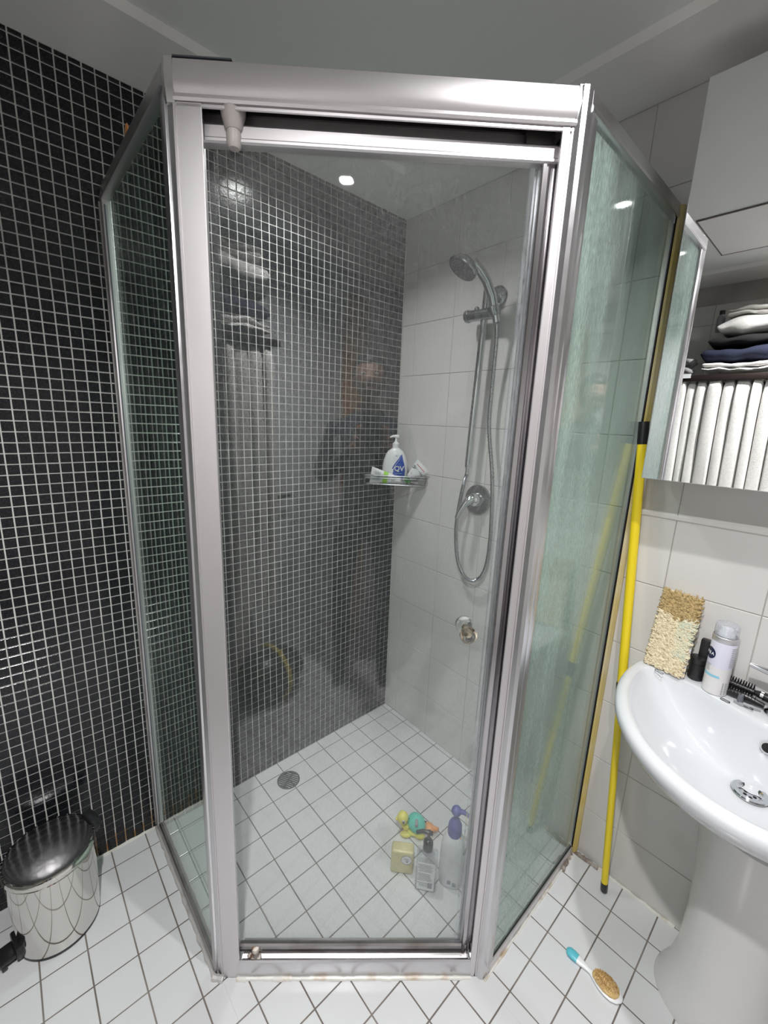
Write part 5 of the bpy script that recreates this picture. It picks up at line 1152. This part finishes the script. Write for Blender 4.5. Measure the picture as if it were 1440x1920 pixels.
for v in b.verts:
    x_, y_, z_ = v.co
    sx = 0.074; sy = 0.095; sz = 0.118
    if z_ < 0: sx *= 1-0.26*(-z_)**1.3; sy *= 1-0.10*(-z_)
    X_, Y_, Z_ = x_*sx, y_*sy, z_*sz
    if y_ > 0.3:
        Y_ += 0.024*math.exp(-((X_)/0.011)**2-((Z_+0.012)/0.022)**2)        # nose
        Y_ -= 0.010*math.exp(-((abs(X_)-0.030)/0.014)**2-((Z_-0.012)/0.012)**2)   # eye sockets
        Y_ += 0.006*math.exp(-(X_/0.022)**2-((Z_+0.052)/0.008)**2)         # lips
        Y_ += 0.008*math.exp(-(X_/0.02)**2-((Z_+0.092)/0.016)**2)          # chin
    v.co = hc_ + Rh @ Vector((X_, Y_, Z_))
mb.bm(b); hd_ = mb.build('head', M['skin'], per, ang=2.0)
mb = MB()
for sg in (-1, 1): MB().sphere(hc_+Rh @ Vector((sg*0.073, -0.005, -0.006)), (0.010, 0.018, 0.030), 14, 10, rot=Rh).build('ear', M['skin'], hd_)
mb = MB()
for sg in (-1, 1): MB().sphere(hc_+Rh @ Vector((sg*0.030, 0.078, 0.012)), (0.0125, 0.008, 0.008), 14, 10, rot=Rh).build('eye', M['eyewhite'], hd_)
mb = MB()
for sg in (-1, 1): MB().sphere(hc_+Rh @ Vector((sg*0.030, 0.0845, 0.012)), (0.005, 0.003, 0.005), 12, 8, rot=Rh).build('iris', M['text_dark'], hd_)
mb = MB(); mb.sphere(hc_+Rh @ Vector((0, 0.094, -0.053)), (0.023, 0.006, 0.007), 14, 8, rot=Rh); mb.build('lips', M['lip'], hd_)
mb = MB(); b = bmesh.new(); bmesh.ops.create_uvsphere(b, u_segments=32, v_segments=22, radius=1)
for v in b.verts:
    x_, y_, z_ = v.co; cut = 0.45 if y_ > 0.35 else (-0.15 if y_ < -0.2 else 0.1)
    k_ = 1.10+0.03*nz((x_*6, y_*6, z_*6)) if z_ > cut else 0.90
    v.co = hc_ + Rh @ Vector((x_*0.074*k_, y_*0.095*k_, z_*0.118*(k_ if z_ > cut else 0.85)))
mb.bm(b); mb.build('hair', M['hair'], per, ang=2.0)
# hands with fingers round the phone
def hand(h, inw, nm):
    # palm behind the phone edge; inw points to the phone centre
    side = inw.normalized(); base_ = h; 
    Vh = [h-fwd*0.045-cup*0.045, h-fwd*0.016-cup*0.018, h-fwd*0.004]; Eh = [(0, 1), (1, 2)]; Rr = [0.026, (0.030, 0.018), (0.030, 0.015)]
    vs_, fs_ = skin_mesh([tuple(v) for v in Vh], Eh, Rr, 2, 0); mb = MB(); mb.add(vs_, fs_)
    for k, (up_, ln) in enumerate(((0.030, 0.95), (0.012, 1.05), (-0.006, 1.0), (-0.022, 0.8))):
        p0 = h+cup*up_-fwd*0.010-side*0.004; p1 = p0-side*0.006+fwd*0.008+Vector((0, 0, 0)); p2 = p0+side*0.014*ln-fwd*0.004; p3 = p0+side*0.034*ln-fwd*0.003
        a_, f2 = skin_mesh([tuple(q) for q in (p0-side*0.006-fwd*0.012, p0-side*0.004-fwd*0.004, p2, p3)], [(0, 1), (1, 2), (2, 3)], [0.009, 0.0088, 0.008, 0.0068], 2, 0); mb.add(a_, f2)
    q0 = h-cup*0.022-fwd*0.020+side*0.012; a_, f2 = skin_mesh([tuple(q) for q in (q0, q0+side*0.012+cup*0.016-fwd*0.004, q0+side*0.020+cup*0.036-fwd*0.0)], [(0, 1), (1, 2)], [0.011, 0.010, 0.008], 2, 0); mb.add(a_, f2)
    mb.build('hand', M['skin'], per, ang=2.0)
hand(handR, phone_c-handR, 'r'); hand(handL, phone_c-handL, 'l')
mb = MB(); mb.box(phone_c, (0.074, 0.155, 0.008), rot=m3, bev=0.003); mb.box(CAM-fwd*0.0115-cup*0.002, (0.022, 0.022, 0.002), rot=m3, bev=0.0008)
tag(mb.build('phone', M['blackp']), 'black phone held up by the person in the dark jacket', 'phone')
# jacket patches, on the chest side that shows left of centre in the glass
def chest_patch(nm, pts, m_):
    mb = MB(); cz_ = [W(a, f3, z) for a, f3, z in pts]; c0 = sum(cz_, Vector())/len(cz_)
    mb.add(cz_+[p+pf*0.004 for p in cz_], [tuple(range(len(cz_))), tuple(range(len(cz_), 2*len(cz_)))]+[(i, (i+1) % len(cz_), len(cz_)+(i+1) % len(cz_), len(cz_)+i) for i in range(len(cz_))]); mb.build(nm, m_, per, smooth=False)
chest_patch('orange_patch', [(-0.055, .118, 1.36), (-0.035, .118, 1.35), (-0.020, .120, 1.31), (-0.012, .122, 1.24), (-0.030, .122, 1.25), (-0.050, .120, 1.31)], M['orange_patch'])
chest_patch('orange_patch', [(-0.055, .118, 1.40), (-0.040, .114, 1.405), (-0.034, .116, 1.385), (-0.046, .118, 1.378)], M['orange_patch'])
chest_patch('grey_patch', [(-0.165, .085, 1.34), (-0.135, .10, 1.36), (-0.115, .108, 1.26), (-0.150, .09, 1.24)], M['grey_patch'])

for o in bpy.data.objects:
    if o.name.split('.')[0] in ('small_print', 'waste_holes', 'basket_wires', 'lace_edge'): o['kind'] = 'stuff'
